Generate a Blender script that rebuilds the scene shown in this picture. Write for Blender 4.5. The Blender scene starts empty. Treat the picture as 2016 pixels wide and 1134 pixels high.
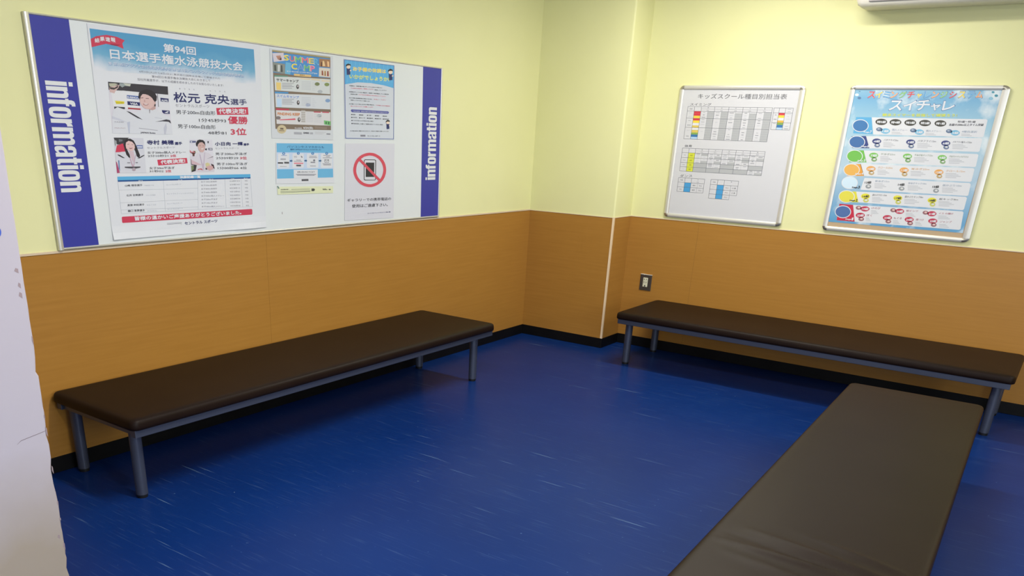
import bpy, bmesh, math, random
from mathutils import Vector, Matrix

# ------------------------------------------------------------------ camera, world, lights, exposure
SC = bpy.context.scene
COL = SC.collection
random.seed(7)
YAW, PITCH, ROLL, FPX = 0.6200848650, -0.4075235347, 0.0384266575, 1608.224236
cam = bpy.data.cameras.new('camera')
cam.sensor_fit = 'HORIZONTAL'; cam.sensor_width = 36.0
cam.lens = FPX / 2016 * 36.0
cam.shift_x = 107.6907 / 2016
cam.shift_y = 389.1918 / 2016
cam.clip_start = 0.05
cob = bpy.data.objects.new('camera', cam); COL.objects.link(cob)
F = Vector((-math.sin(YAW) * math.cos(PITCH), math.cos(YAW) * math.cos(PITCH), math.sin(PITCH)))
Rr = Vector((math.cos(YAW), math.sin(YAW), 0)); Uu = Rr.cross(F)
R2 = Rr * math.cos(ROLL) + Uu * math.sin(ROLL); U2 = R2.cross(F)
cob.matrix_world = Matrix(((R2.x, U2.x, -F.x, 3.623758), (R2.y, U2.y, -F.y, -6.227881), (R2.z, U2.z, -F.z, 1.551365), (0, 0, 0, 1)))
SC.camera = cob
SC.view_settings.view_transform = 'Standard'; SC.view_settings.look = 'None'
SC.view_settings.gamma = 1.0; SC.view_settings.use_curve_mapping = False
SC.view_settings.exposure = 0.0
SC.cycles.max_bounces = 8; SC.cycles.diffuse_bounces = 5

wd = bpy.data.worlds.new('world'); SC.world = wd; wd.use_nodes = True
wd.node_tree.nodes['Background'].inputs[0].default_value = (0.75, 0.85, 1.0, 1)
wd.node_tree.nodes['Background'].inputs[1].default_value = 0.6

def area_light(name, loc, sx, sy, power, col, rot=(0, 0, 0), spread=180):
    l = bpy.data.lights.new(name, 'AREA'); l.shape = 'RECTANGLE'; l.size = sx; l.size_y = sy
    l.energy = power; l.color = col; l.spread = math.radians(spread)
    o = bpy.data.objects.new(name, l); o.location = loc; o.rotation_euler = rot; COL.objects.link(o); return o

CEIL = 2.78
WARM = (1.0, 0.965, 0.87)
LAMPS = [(1.82, -1.12, 46), (5.0, -1.45, 36), (2.2, -4.0, 60), (5.2, -5.4, 54)]   # ceiling fluorescents: x, y, watts
for k, (lx, ly, pw) in enumerate(LAMPS):
    area_light('lamp_light', (lx, ly, CEIL - 0.09), 1.2, 0.16, pw, WARM)
# daylight entering by the windows of the wall behind the camera's right shoulder
area_light('window_daylight', (6.93, -5.6, 1.75), 2.6, 1.3, 120, (0.80, 0.88, 1.0), (math.radians(90), 0, math.radians(90)))

# added fill from an unseen window behind the camera, brightening the column and dado
area_light('front_fill', (4.2, -8.93, 1.45), 4.4, 1.7, 85, (0.84, 0.91, 1.0), (math.radians(90), 0, 0))

# ------------------------------------------------------------------ materials
def s2l(c):
    c = c / 255.0
    return c / 12.92 if c <= 0.04045 else ((c + 0.055) / 1.055) ** 2.4
def lin(rgb, k=1.0): return tuple(min(0.92, s2l(c) * k) for c in rgb) + (1.0,)

def mat(name, rgb=None, rough=0.5, metal=0.0, spec=0.5, k=1.0, lin_rgb=None):
    m = bpy.data.materials.new(name); m.use_nodes = True
    b = m.node_tree.nodes['Principled BSDF']
    b.inputs['Base Color'].default_value = (lin_rgb + (1.0,)) if lin_rgb else lin(rgb, k)
    b.inputs['Roughness'].default_value = rough; b.inputs['Metallic'].default_value = metal
    b.inputs['Specular IOR Level'].default_value = spec
    return m
def nodes(m):
    nt = m.node_tree; b = nt.nodes['Principled BSDF']
    return nt, b, (lambda t: nt.nodes.new(t)), (lambda a, c: nt.links.new(a, c))
def noise_mix(m, c1, c2, scale=(1, 1, 1), nscale=5.0, detail=4.0, lo=0.35, hi=0.65, bump=0.0, bscale=None, bdist=0.002):
    """base colour mixed between two linear colours by object-space noise"""
    nt, b, N, L = nodes(m)
    tc = N('ShaderNodeTexCoord'); mp = N('ShaderNodeMapping'); L(tc.outputs['Object'], mp.inputs[0]); mp.inputs['Scale'].default_value = scale
    n = N('ShaderNodeTexNoise'); n.inputs['Scale'].default_value = nscale; n.inputs['Detail'].default_value = detail; L(mp.outputs[0], n.inputs['Vector'])
    r = N('ShaderNodeValToRGB'); r.color_ramp.elements[0].position = lo; r.color_ramp.elements[1].position = hi
    r.color_ramp.elements[0].color = c1; r.color_ramp.elements[1].color = c2
    L(n.outputs['Fac'], r.inputs[0]); L(r.outputs[0], b.inputs['Base Color'])
    if bump:
        n2 = N('ShaderNodeTexNoise'); n2.inputs['Scale'].default_value = bscale or nscale; n2.inputs['Detail'].default_value = 3
        L(tc.outputs['Object'], n2.inputs['Vector'])
        bp = N('ShaderNodeBump'); bp.inputs['Strength'].default_value = bump; bp.inputs['Distance'].default_value = bdist
        L(n2.outputs['Fac'], bp.inputs['Height']); L(bp.outputs[0], b.inputs['Normal'])
    return r

M = {}
YEL = (0.700, 0.690, 0.370)
M['yellow'] = mat('yellow wall paint', lin_rgb=YEL, rough=0.6, spec=0.3)
noise_mix(M['yellow'], (0.695, 0.682, 0.362, 1), (0.715, 0.702, 0.382, 1), nscale=1.6, bump=0.12, bscale=90, bdist=0.001)
M['orange'] = mat('orange woodgrain laminate', rough=0.32, lin_rgb=(0.4, 0.2, 0.05), spec=0.35)
noise_mix(M['orange'], (0.350, 0.163, 0.030, 1), (0.385, 0.184, 0.036, 1), scale=(1.2, 1.2, 30), nscale=2.4, detail=6, lo=0.3, hi=0.7)
M['beige_trim'] = mat('beige dado trim', (206, 186, 160), rough=0.4)
M['bead'] = mat('cream corner bead', (232, 206, 172), rough=0.4)
M['black'] = mat('black vinyl skirting', (16, 15, 17), rough=0.5, spec=0.2)
noise_mix(M['black'], (0.0022, 0.0020, 0.0025, 1), (0.0042, 0.004, 0.0045, 1), nscale=7)
M['ceiling'] = mat('white ceiling board', lin_rgb=(0.78, 0.78, 0.74), rough=0.8)
M['white_paint'] = mat('white pillar paint', lin_rgb=(0.72, 0.69, 0.70), rough=0.6)
M['chip'] = mat('exposed plaster', (150, 132, 135), rough=0.9)
M['scratch'] = mat('dark scuff', (120, 108, 112), rough=0.8)
M['sticker'] = mat('blue sticker film', (60, 90, 180), rough=0.3)

# pillar paint: darker tan towards the floor with a broad irregular edge
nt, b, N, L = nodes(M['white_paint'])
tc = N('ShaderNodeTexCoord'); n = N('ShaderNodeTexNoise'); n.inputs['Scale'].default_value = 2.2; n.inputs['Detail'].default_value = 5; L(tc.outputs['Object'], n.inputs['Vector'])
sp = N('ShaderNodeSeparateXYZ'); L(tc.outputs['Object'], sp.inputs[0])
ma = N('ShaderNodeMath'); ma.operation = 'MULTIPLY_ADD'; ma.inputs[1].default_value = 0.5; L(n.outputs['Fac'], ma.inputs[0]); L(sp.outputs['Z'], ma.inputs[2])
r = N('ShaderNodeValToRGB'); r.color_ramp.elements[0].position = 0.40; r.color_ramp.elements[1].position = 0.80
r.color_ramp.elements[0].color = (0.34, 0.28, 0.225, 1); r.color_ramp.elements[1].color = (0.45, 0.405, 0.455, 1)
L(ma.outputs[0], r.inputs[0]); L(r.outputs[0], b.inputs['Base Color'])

# floor: blue sheet vinyl with pale dashes running along X
M['floor'] = mat('blue marbled sheet vinyl', lin_rgb=(0.005, 0.035, 0.17), rough=0.3, spec=0.07)
nt, b, N, L = nodes(M['floor'])
tc = N('ShaderNodeTexCoord')
n1 = N('ShaderNodeTexNoise'); n1.inputs['Scale'].default_value = 1.3; n1.inputs['Detail'].default_value = 6; L(tc.outputs['Object'], n1.inputs['Vector'])
r1 = N('ShaderNodeValToRGB'); r1.color_ramp.elements[0].position = 0.3; r1.color_ramp.elements[1].position = 0.7
r1.color_ramp.elements[0].color = (0.0032, 0.0220, 0.128, 1); r1.color_ramp.elements[1].color = (0.0046, 0.0270, 0.146, 1); L(n1.outputs['Fac'], r1.inputs[0])
def streak(scale, ns, lo, hi, seed, rotz=0.06):
    mp = N('ShaderNodeMapping'); mp.inputs['Scale'].default_value = scale; mp.inputs['Location'].default_value = (seed, seed * 2, 0); mp.inputs['Rotation'].default_value = (0, 0, rotz)
    L(tc.outputs['Object'], mp.inputs[0])
    n = N('ShaderNodeTexNoise'); n.inputs['Scale'].default_value = ns; n.inputs['Detail'].default_value = 2; L(mp.outputs[0], n.inputs['Vector'])
    r = N('ShaderNodeMapRange'); r.inputs['From Min'].default_value = lo; r.inputs['From Max'].default_value = hi; r.clamp = True
    L(n.outputs['Fac'], r.inputs['Value']); return r.outputs[0]
s1 = streak((2.6, 75, 1), 1.0, 0.665, 0.74, 1.3)
s2 = streak((5.0, 120, 1), 1.0, 0.60, 0.76, 5.1, 0.02)
s3 = streak((5, 5, 1), 9.0, 0.745, 0.79, 9.7)
mk = N('ShaderNodeTexNoise'); mk.inputs['Scale'].default_value = 0.9; L(tc.outputs['Object'], mk.inputs['Vector'])
mr = N('ShaderNodeMapRange'); mr.inputs['From Min'].default_value = 0.42; mr.inputs['From Max'].default_value = 0.62; L(mk.outputs['Fac'], mr.inputs['Value'])
m1 = N('ShaderNodeMath'); m1.operation = 'MULTIPLY'; L(s1, m1.inputs[0]); L(mr.outputs[0], m1.inputs[1])
m2 = N('ShaderNodeMath'); m2.operation = 'MULTIPLY_ADD'; m2.inputs[1].default_value = 0.20; L(s2, m2.inputs[0]); L(m1.outputs[0], m2.inputs[2])
m3 = N('ShaderNodeMath'); m3.operation = 'ADD'; m3.use_clamp = True; L(m2.outputs[0], m3.inputs[0]); L(s3, m3.inputs[1])
m4 = N('ShaderNodeMath'); m4.operation = 'MULTIPLY'; m4.inputs[1].default_value = 0.60; L(m3.outputs[0], m4.inputs[0])
mx = N('ShaderNodeMix'); mx.data_type = 'RGBA'; L(m4.outputs[0], mx.inputs[0]); L(r1.outputs[0], mx.inputs[6]); mx.inputs[7].default_value = (0.16, 0.26, 0.42, 1)
L(mx.outputs[2], b.inputs['Base Color'])
n5 = N('ShaderNodeTexNoise'); n5.inputs['Scale'].default_value = 3.0; n5.inputs['Detail'].default_value = 4; L(tc.outputs['Object'], n5.inputs['Vector'])
r5 = N('ShaderNodeMapRange'); r5.inputs['To Min'].default_value = 0.27; r5.inputs['To Max'].default_value = 0.36; L(n5.outputs['Fac'], r5.inputs['Value']); L(r5.outputs[0], b.inputs['Roughness'])

M['vinyl'] = mat('dark brown leatherette', lin_rgb=(0.030, 0.020, 0.014), rough=0.46, spec=0.12)
noise_mix(M['vinyl'], (0.0098, 0.0044, 0.0028, 1), (0.0120, 0.0060, 0.0038, 1), nscale=3, bump=0.25, bscale=420, bdist=0.0006)
M['bench_metal'] = mat('blue grey painted steel', lin_rgb=(0.070, 0.080, 0.120), rough=0.38, metal=0.5)
M['rubber'] = mat('black plastic', (14, 14, 15), rough=0.5)
M['alu'] = mat('satin aluminium', lin_rgb=(0.66, 0.64, 0.59), rough=0.36, metal=0.45)
M['alu_board'] = mat('brushed board aluminium', lin_rgb=(0.62, 0.60, 0.53), rough=0.32, metal=0.5)
M['chrome'] = mat('chromed corner', lin_rgb=(0.50, 0.46, 0.38), rough=0.28, metal=0.85)
M['board_white'] = mat('white magnetic board', lin_rgb=(0.66, 0.69, 0.70), rough=0.28)
M['board_blue'] = mat('royal blue printed strip', lin_rgb=(0.040, 0.045, 0.30), rough=0.35, spec=0.35)
M['tan'] = mat('tan backing board', lin_rgb=(0.46, 0.33, 0.20), rough=0.6)
M['ac_white'] = mat('ivory air conditioner plastic', lin_rgb=(0.70, 0.67, 0.60), rough=0.4)
M['ac_dark'] = mat('grey louvre plastic', lin_rgb=(0.32, 0.29, 0.31), rough=0.4)
M['outlet_plate'] = mat('dark bronze socket plate', lin_rgb=(0.085, 0.070, 0.062), rough=0.35, metal=0.5)
M['ivory'] = mat('ivory socket plastic', lin_rgb=(0.62, 0.60, 0.45), rough=0.35)
M['slot'] = mat('black slot', (12, 11, 10), rough=0.7)
M['plaster'] = mat('white plaster crumb', lin_rgb=(0.68, 0.64, 0.56), rough=0.9)
M['glass'] = mat('window glass', lin_rgb=(0.8, 0.9, 1.0), rough=0.05)
M['tube'] = bpy.data.materials.new('lit fluorescent tube'); M['tube'].use_nodes = True
bb = M['tube'].node_tree.nodes['Principled BSDF']; bb.inputs['Emission Color'].default_value = WARM + (1,); bb.inputs['Emission Strength'].default_value = 9.0
INK = {}
def ink(h):
    """print colours by number; COLOURS 0,0,0 is the printed sky and 1,1,1 the printed water"""
    h = {(0, 0, 0): 'SKY', (1, 1, 1): 'WTR'}.get(tuple(h), tuple(h))
    if h not in INK:
        if h == 'SKY' or h == 'WTR':
            m = mat('printed sky' if h == 'SKY' else 'printed water', lin_rgb=(0.3, 0.6, 0.8), rough=0.4)
            nt, b, N, L = nodes(m); tc = N('ShaderNodeTexCoord'); sp = N('ShaderNodeSeparateXYZ'); L(tc.outputs['Object'], sp.inputs[0])
            n = N('ShaderNodeTexNoise'); n.inputs['Scale'].default_value = 9 if h == 'SKY' else 7; n.inputs['Detail'].default_value = 6; L(tc.outputs['Object'], n.inputs['Vector'])
            a = N('ShaderNodeMath'); a.operation = 'MULTIPLY_ADD'; L(n.outputs['Fac'], a.inputs[0]); a.inputs[1].default_value = 0.09 if h == 'SKY' else 0.0; L(sp.outputs['Z'], a.inputs[2])
            r = N('ShaderNodeValToRGB'); L(a.outputs[0], r.inputs[0])
            e = r.color_ramp.elements
            if h == 'SKY':
                e[0].position = 0.745; e[0].color = lin((236, 238, 246), 0.76); e[1].position = 0.865; e[1].color = lin((84, 162, 208), 0.78)
                q = e.new(0.81); q.color = lin((118, 182, 218), 0.76)
                L(r.outputs[0], b.inputs['Base Color'])
            else:
                e[0].position = 0.02; e[0].color = lin((95, 160, 205), 0.85); e[1].position = 0.83; e[1].color = lin((150, 195, 220), 0.8)
                q = e.new(0.35); q.color = lin((185, 210, 228), 0.8); q = e.new(0.62); q.color = lin((165, 205, 225), 0.8); q = e.new(0.76); q.color = lin((120, 175, 212), 0.85)
                w = N('ShaderNodeMapRange'); w.inputs['From Min'].default_value = 0.52; w.inputs['From Max'].default_value = 0.68; L(n.outputs['Fac'], w.inputs['Value'])
                x = N('ShaderNodeMix'); x.data_type = 'RGBA'; L(w.outputs[0], x.inputs[0]); L(r.outputs[0], x.inputs[6]); x.inputs[7].default_value = lin((225, 236, 242), 0.8)
                L(x.outputs[2], b.inputs['Base Color'])
            INK[h] = m
        else:
            rgb = h
            INK[h] = mat('print ink', rgb, rough=0.45, k=0.76 if min(rgb) > 215 else 0.90, spec=0.35)
    return INK[h]

# ------------------------------------------------------------------ mesh helpers
def empty(name, loc=(0, 0, 0), rz=0, label=None, cat=None, group=None):
    o = bpy.data.objects.new(name, None); o.location = loc; o.rotation_euler = (0, 0, rz); o.empty_display_size = 0.1; COL.objects.link(o)
    if label: o['label'] = label
    if cat: o['category'] = cat
    if group: o['group'] = group
    return o
def link(name, bm, m, parent=None, smooth=False, loc=None, rz=0, kind=None):
    me = bpy.data.meshes.new(name); bm.to_mesh(me); bm.free()
    for x in (m if isinstance(m, (list, tuple)) else [m]): me.materials.append(x)
    if smooth:
        for p in me.polygons: p.use_smooth = True
    o = bpy.data.objects.new(name, me); COL.objects.link(o)
    if parent: o.parent = parent
    if loc: o.location = loc
    o.rotation_euler = (0, 0, rz)
    if kind: o['kind'] = kind
    return o
def box(bm, x0, x1, y0, y1, z0, z1, bev=0.0, seg=2):
    g = bmesh.ops.create_cube(bm, size=1.0)['verts']
    for v in g: v.co = Vector((x0 + (v.co.x + .5) * (x1 - x0), y0 + (v.co.y + .5) * (y1 - y0), z0 + (v.co.z + .5) * (z1 - z0)))
    if bev:
        es = list({e for v in g for e in v.link_edges}); bmesh.ops.bevel(bm, geom=es, offset=bev, segments=seg, affect='EDGES', profile=0.5)
def one_box(name, d, m, parent=None, bev=0.0, kind=None, **k):
    bm = bmesh.new(); box(bm, *d, bev=bev); return link(name, bm, m, parent, kind=kind, **k)
def tube(bm, c, r, z0, z1, n=28, r1=None):
    r1 = r1 or r; a = [bm.verts.new((c[0] + r * math.cos(2 * math.pi * i / n), c[1] + r * math.sin(2 * math.pi * i / n), z0)) for i in range(n)]
    b = [bm.verts.new((c[0] + r1 * math.cos(2 * math.pi * i / n), c[1] + r1 * math.sin(2 * math.pi * i / n), z1)) for i in range(n)]
    for i in range(n): bm.faces.new((a[i], a[(i + 1) % n], b[(i + 1) % n], b[i]))
    bm.faces.new(a[::-1]); bm.faces.new(b)
def smooth_by_angle(o, ang=35):
    me = o.data
    for p in me.polygons: p.use_smooth = True
    bm = bmesh.new(); bm.from_mesh(me)
    for e in bm.edges:
        if len(e.link_faces) == 2 and e.calc_face_angle(0) > math.radians(ang): e.smooth = False
    bm.to_mesh(me); bm.free()

# ------------------------------------------------------------------ the room
CX, CY, HB, HD = 0.7483, -0.2902, 0.0769, 1.0
XR, YB = 7.0, -9.0
one_box('floor', (-0.1, XR + 0.1, YB - 0.1, 0.1, -0.08, 0.0), M['floor'], kind='structure')
one_box('ceiling', (-0.1, XR + 0.1, YB - 0.1, 0.1, CEIL, CEIL + 0.08), M['ceiling'], kind='structure')
wl = one_box('wall_left', (-0.12, -0.003, YB - 0.1, 0.12, 0.0, CEIL), M['yellow'], kind='structure')
wr = one_box('wall_back', (-0.003, XR + 0.1, 0.003, 0.12, 0.0, CEIL), M['yellow'], kind='structure')
# corner column, its arris slightly rounded
bm = bmesh.new(); box(bm, -0.003, CX - 0.003, CY + 0.003, 0.003, 0.0, CEIL)
es = [e for e in bm.edges if all(abs(v.co.x - (CX - 0.003)) < 1e-5 and abs(v.co.y - (CY + 0.003)) < 1e-5 for v in e.verts)]
bmesh.ops.bevel(bm, geom=es, offset=0.014, segments=4, affect='EDGES', profile=0.5)
wc = link('wall_column', bm, M['yellow'], kind='structure'); smooth_by_angle(wc)
# the walls behind the camera and to its right, the side one with the daylight window, the front opening added for fill
bm = bmesh.new()
box(bm, -0.1, 2.0, YB - 0.1, YB, 0, CEIL); box(bm, 6.4, XR + 0.1, YB - 0.1, YB, 0, CEIL); box(bm, 2.0, 6.4, YB - 0.1, YB, 0, 0.6); box(bm, 2.0, 6.4, YB - 0.1, YB, 2.3, CEIL)
link('wall_front', bm, M['yellow'], kind='structure')
bm = bmesh.new()
for a in (2.0, 3.4, 4.9, 6.34): box(bm, a, a + 0.06, YB - 0.07, YB - 0.01, 0.6, 2.3)
for a in (0.6, 2.24): box(bm, 2.0, 6.4, YB - 0.068, YB - 0.012, a, a + 0.06)
link('added_window', bm, M['alu'], kind='structure')  # frame of the unseen window added to hold the front fill light
bm = bmesh.new()
WY0, WY1, WZ0, WZ1 = -7.0, -4.2, 1.05, 2.45
box(bm, XR, XR + 0.1, YB, WY0, 0, CEIL); box(bm, XR, XR + 0.1, WY1, 0, 0, CEIL); box(bm, XR, XR + 0.1, WY0, WY1, 0, WZ0); box(bm, XR, XR + 0.1, WY0, WY1, WZ1, CEIL)
link('wall_right', bm, M['yellow'], kind='structure')
bm = bmesh.new()
for a, b_ in ((WY0, WY0 + 0.05), (WY1 - 0.05, WY1), ((WY0 + WY1) / 2 - 0.03, (WY0 + WY1) / 2 + 0.03)): box(bm, XR + 0.01, XR + 0.07, a, b_, WZ0, WZ1)
for a, b_ in ((WZ0, WZ0 + 0.05), (WZ1 - 0.05, WZ1)): box(bm, XR + 0.012, XR + 0.068, WY0, WY1, a, b_)
link('window_1', bm, M['alu'], kind='structure')

# orange dado panels, each a board of its own with a fine joint
def panel(parent, d): return one_box('panel', d, M['orange'], parent, bev=0.0005)
T = 0.006
for a, b_ in ((-9.0, -6.55), (-6.547, -4.795), (-4.792, -3.0658), (-3.0648, -1.66), (-1.657, CY + 0.003)):
    if b_ == -1.66: b_ = CY + 0.003
    if a == -1.657: continue
    panel(wl, (-0.0035, 0.0, a, b_, HB, HD))
panel(wc, (-0.001, CX, CY, CY + 0.0035, HB, HD)); panel(wc, (CX - 0.0035, CX, CY + 0.0037, 0.001, HB, HD))
for a, b_ in ((CX - 0.001, 1.3070), (1.3080, 3.90), (3.9025, 4.9), (4.9025, XR)): panel(wr, (a, b_, 0.0, 0.0035, HB, HD))

M['joint'] = mat('dark panel joint', lin_rgb=(0.14, 0.07, 0.02), rough=0.8)
one_box('panel_joint', (-0.003, -0.0015, -3.0668, -3.0640, HB, HD), M['joint'], wl); one_box('panel_joint', (1.3062, 1.3088, 0.0015, 0.003, HB, HD), M['joint'], wr)
for s_ in (-6.5485, -4.7935): one_box('panel_joint', (-0.003, -0.0015, s_ - 0.003, s_ + 0.003, HB, HD), M['joint'], wl)
for s_ in (3.90125, 4.90125): one_box('panel_joint', (s_ - 0.003, s_ + 0.003, 0.0015, 0.003, HB, HD), M['joint'], wr)
# trims
def struct(name, d, m, bev=0.0): return one_box(name, d, m, bev=bev, kind='structure')
struct('trim_1', (-0.004, 0.0045, -8.99, CY, HD - 0.001, HD + 0.009), M['beige_trim'], 0.001)
struct('trim_2', (0.0, CX + 0.002, CY - 0.0025, CY + 0.004, HD - 0.001, HD + 0.004), M['beige_trim'], 0.0008)
struct('trim_3', (CX - 0.004, CX + 0.0025, CY, 0.0, HD - 0.001, HD + 0.004), M['beige_trim'], 0.0008)
struct('trim_4', (CX, XR, -0.003, 0.004, HD - 0.001, HD + 0.005), M['beige_trim'], 0.0008)
bm = bmesh.new(); box(bm, CX - 0.013, CX + 0.003, CY - 0.003, CY + 0.001, HB, HD, bev=0.001); box(bm, CX - 0.001, CX + 0.003, CY - 0.002, CY + 0.009, HB, HD)
link('trim_5', bm, M['bead'], kind='structure')
def skirting(name, d): struct(name, d, M['black'], 0.002)
skirting('baseboard_left', (-0.002, 0.004, -8.99, CY, 0.0, HB))
skirting('baseboard_column', (0.0, CX + 0.003, CY - 0.004, CY + 0.002, 0.0, HB))
skirting('baseboard_column_side', (CX - 0.002, CX + 0.004, CY - 0.003, 0.0, 0.0, HB))
skirting('baseboard_back', (CX, XR, -0.004, 0.002, 0.0, HB))
# dried adhesive crumbs along the top of the skirting behind the benches
random.seed(3)
# near pillar, its far edge a little out of plumb and chipped
bm = bmesh.new()
PX, lean = 1.10, 0.0175
zs = [0.0]; 
while zs[-1] < CEIL: zs.append(min(CEIL, zs[-1] + random.uniform(0.014, 0.05)))
rows = []
for z in zs:
    c = -4.9945 + lean * z if z < 1.6 else -4.9945 + lean * 1.6
    j = random.uniform(0, 0.0035) if z < 1.15 else random.uniform(0, 0.0012)
    if random.random() < 0.16 and z < 1.2: j += random.uniform(0.003, 0.007)
    ye = c - j
    rows.append([bm.verts.new(p) for p in ((0.0, -8.9, z), (PX, -8.9, z), (PX, ye - 0.006, z), (PX - 0.002, ye - 0.002, z), (PX - 0.006, ye, z), (0.0, c, z))])
for a, b_ in zip(rows, rows[1:]):
    for i in range(6): bm.faces.new((a[i], a[(i + 1) % 6], b_[(i + 1) % 6], b_[i]))
bm.faces.new(rows[0][::-1]); bm.faces.new(rows[-1])
pil = link('wall_near', bm, M['white_paint'], kind='structure')
def flat_x(name, pts, m, parent, x):            # thin flake lying on the pillar face
    bm = bmesh.new(); a = [bm.verts.new((x, y, z)) for y, z in pts]; b_ = [bm.verts.new((x - 0.0006, y, z)) for y, z in pts]
    bm.faces.new(a); bm.faces.new(b_[::-1])
    for i in range(len(pts)): bm.faces.new((a[i], b_[i], b_[(i + 1) % len(pts)], a[(i + 1) % len(pts)]))
    bmesh.ops.recalc_face_normals(bm, faces=bm.faces[:]); return link(name, bm, m, parent)
for z, h, w in ((0.19, 0.03, 0.006), (0.235, 0.018, 0.008), (0.30, 0.012, 0.004), (0.355, 0.02, 0.004), (0.47, 0.03, 0.004), (0.60, 0.035, 0.005), (0.66, 0.015, 0.003), (0.90, 0.03, 0.004), (1.045, 0.02, 0.010), (1.075, 0.018, 0.008), (1.12, 0.016, 0.012)):
    e = -4.9945 + lean * z - 0.0035; off = 0.012 if w > 0.007 else 0.0
    flat_x('paint_chip', [(e - off, z), (e - off - w * 0.5, z + h * 0.2), (e - off - w, z + h * 0.45), (e - off - w * 0.6, z + h), (e - off + 0.0005, z + h * 0.8)], M['chip'], pil, PX + 0.0004)
sc_ = [(-5.088, .600), (-5.074, .609), (-5.060, .611), (-5.043, .6135), (-5.020, .6165), (-5.000, .6195), (-4.986, .6225)]
flat_x('scuff_mark', [(y, z) for y, z in sc_] + [(y, z + (0.0016 if 0 < i < 6 else 0.0003)) for i, (y, z) in list(enumerate(sc_))[::-1]], M['scratch'], pil, PX + 0.0005)
# blue sticker on the pillar
st = flat_x('sticker', [(-5.052 + 0.032 * math.cos(a) , 1.242 + 0.024 * math.sin(a)) for a in [2 * math.pi * i / 28 for i in range(28)]], M['sticker'], None, PX + 0.0012)
st['label'] = 'small blue round sticker on the white pillar at the left edge'; st['category'] = 'sticker'

# ------------------------------------------------------------------ benches
def cushion(Lx, Wy, z0, z1, nseg, ridges=(), crown=0.002):
    """rounded vinyl pad built from inset rings; local x along the length, centred"""
    bm = bmesh.new()
    hw = Wy / 2
    prof = [(0.016, z0 + 0.002), (0.006, z0), (0.001, z0 + 0.004), (0.0, z0 + 0.014), (0.0008, z1 - 0.020), (0.004, z1 - 0.011), (0.010, z1 - 0.005), (0.019, z1 - 0.0018), (0.030, z1 - 0.0004), (0.045, z1)]
    d = 0.06
    while d < hw - 0.012: prof.append((d, z1 + crown * min(1, (d - 0.045) / 0.12))); d += 0.012 if ridges else 0.04
    rings = []
    def outline(ins, n):
        a, b_ = Lx / 2 - ins, hw - ins; r = max(0.004, 0.034 - ins * 0.8); pts = []
        def seg(p, q, k): return [(p[0] + (q[0] - p[0]) * i / k, p[1] + (q[1] - p[1]) * i / k) for i in range(1, k)]
        def arc(cx, cy, t0): return [(cx + r * math.cos(t0 + math.pi / 2 * i / 6), cy + r * math.sin(t0 + math.pi / 2 * i / 6)) for i in range(7)]
        k1, k2 = n, max(4, int(n * Wy / Lx))
        A = arc(a - r, b_ - r, 0); B = arc(-a + r, b_ - r, math.pi / 2); C = arc(-a + r, -b_ + r, math.pi); D = arc(a - r, -b_ + r, 1.5 * math.pi)
        return A + seg(A[-1], B[0], k1) + B + seg(B[-1], C[0], k2) + C + seg(C[-1], D[0], k1) + D + seg(D[-1], A[0], k2)
    for ins, z in prof:
        vs = []
        for x, y in outline(ins, nseg):
            dz = 0
            if ins > 0.02:
                for (x0, y0, x1, y1, s, amp) in ridges:
                    ux, uy = x1 - x0, y1 - y0; l = math.hypot(ux, uy); t = ((x - x0) * ux + (y - y0) * uy) / l / l; q = ((x - x0) * uy - (y - y0) * ux) / l
                    tt = max(0.0, min(1.0, t)); e = abs(t - tt) * l
                    dz += amp * math.exp(-(q / s) ** 2) * math.exp(-(e / 0.06) ** 2) * (0.4 + 0.6 * math.sin(math.pi * tt))
                dz *= min(1.0, (ins - 0.02) / 0.04)
            vs.append(bm.verts.new((x, y, z + dz)))
        rings.append(vs)
    for a, b_ in zip(rings, rings[1:]):
        n = len(a)
        for i in range(n): bm.faces.new((a[i], a[(i + 1) % n], b_[(i + 1) % n], b_[i]))
    bm.faces.new(rings[0][::-1])
    q = rings[-1]; k1 = nseg; k2 = max(4, int(nseg * Wy / Lx)); s = 18 + k1 + k2      # close the middle with a strip of quads
    for i in range(k1): bm.faces.new((q[6 + i], q[7 + i], q[s + k1 - i - 1], q[s + k1 - i]))
    bm.faces.new(q[6 + k1:s + 1]); bm.faces.new(q[s + k1:] + q[:7])
    bmesh.ops.recalc_face_normals(bm, faces=bm.faces[:])
    return bm
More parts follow.
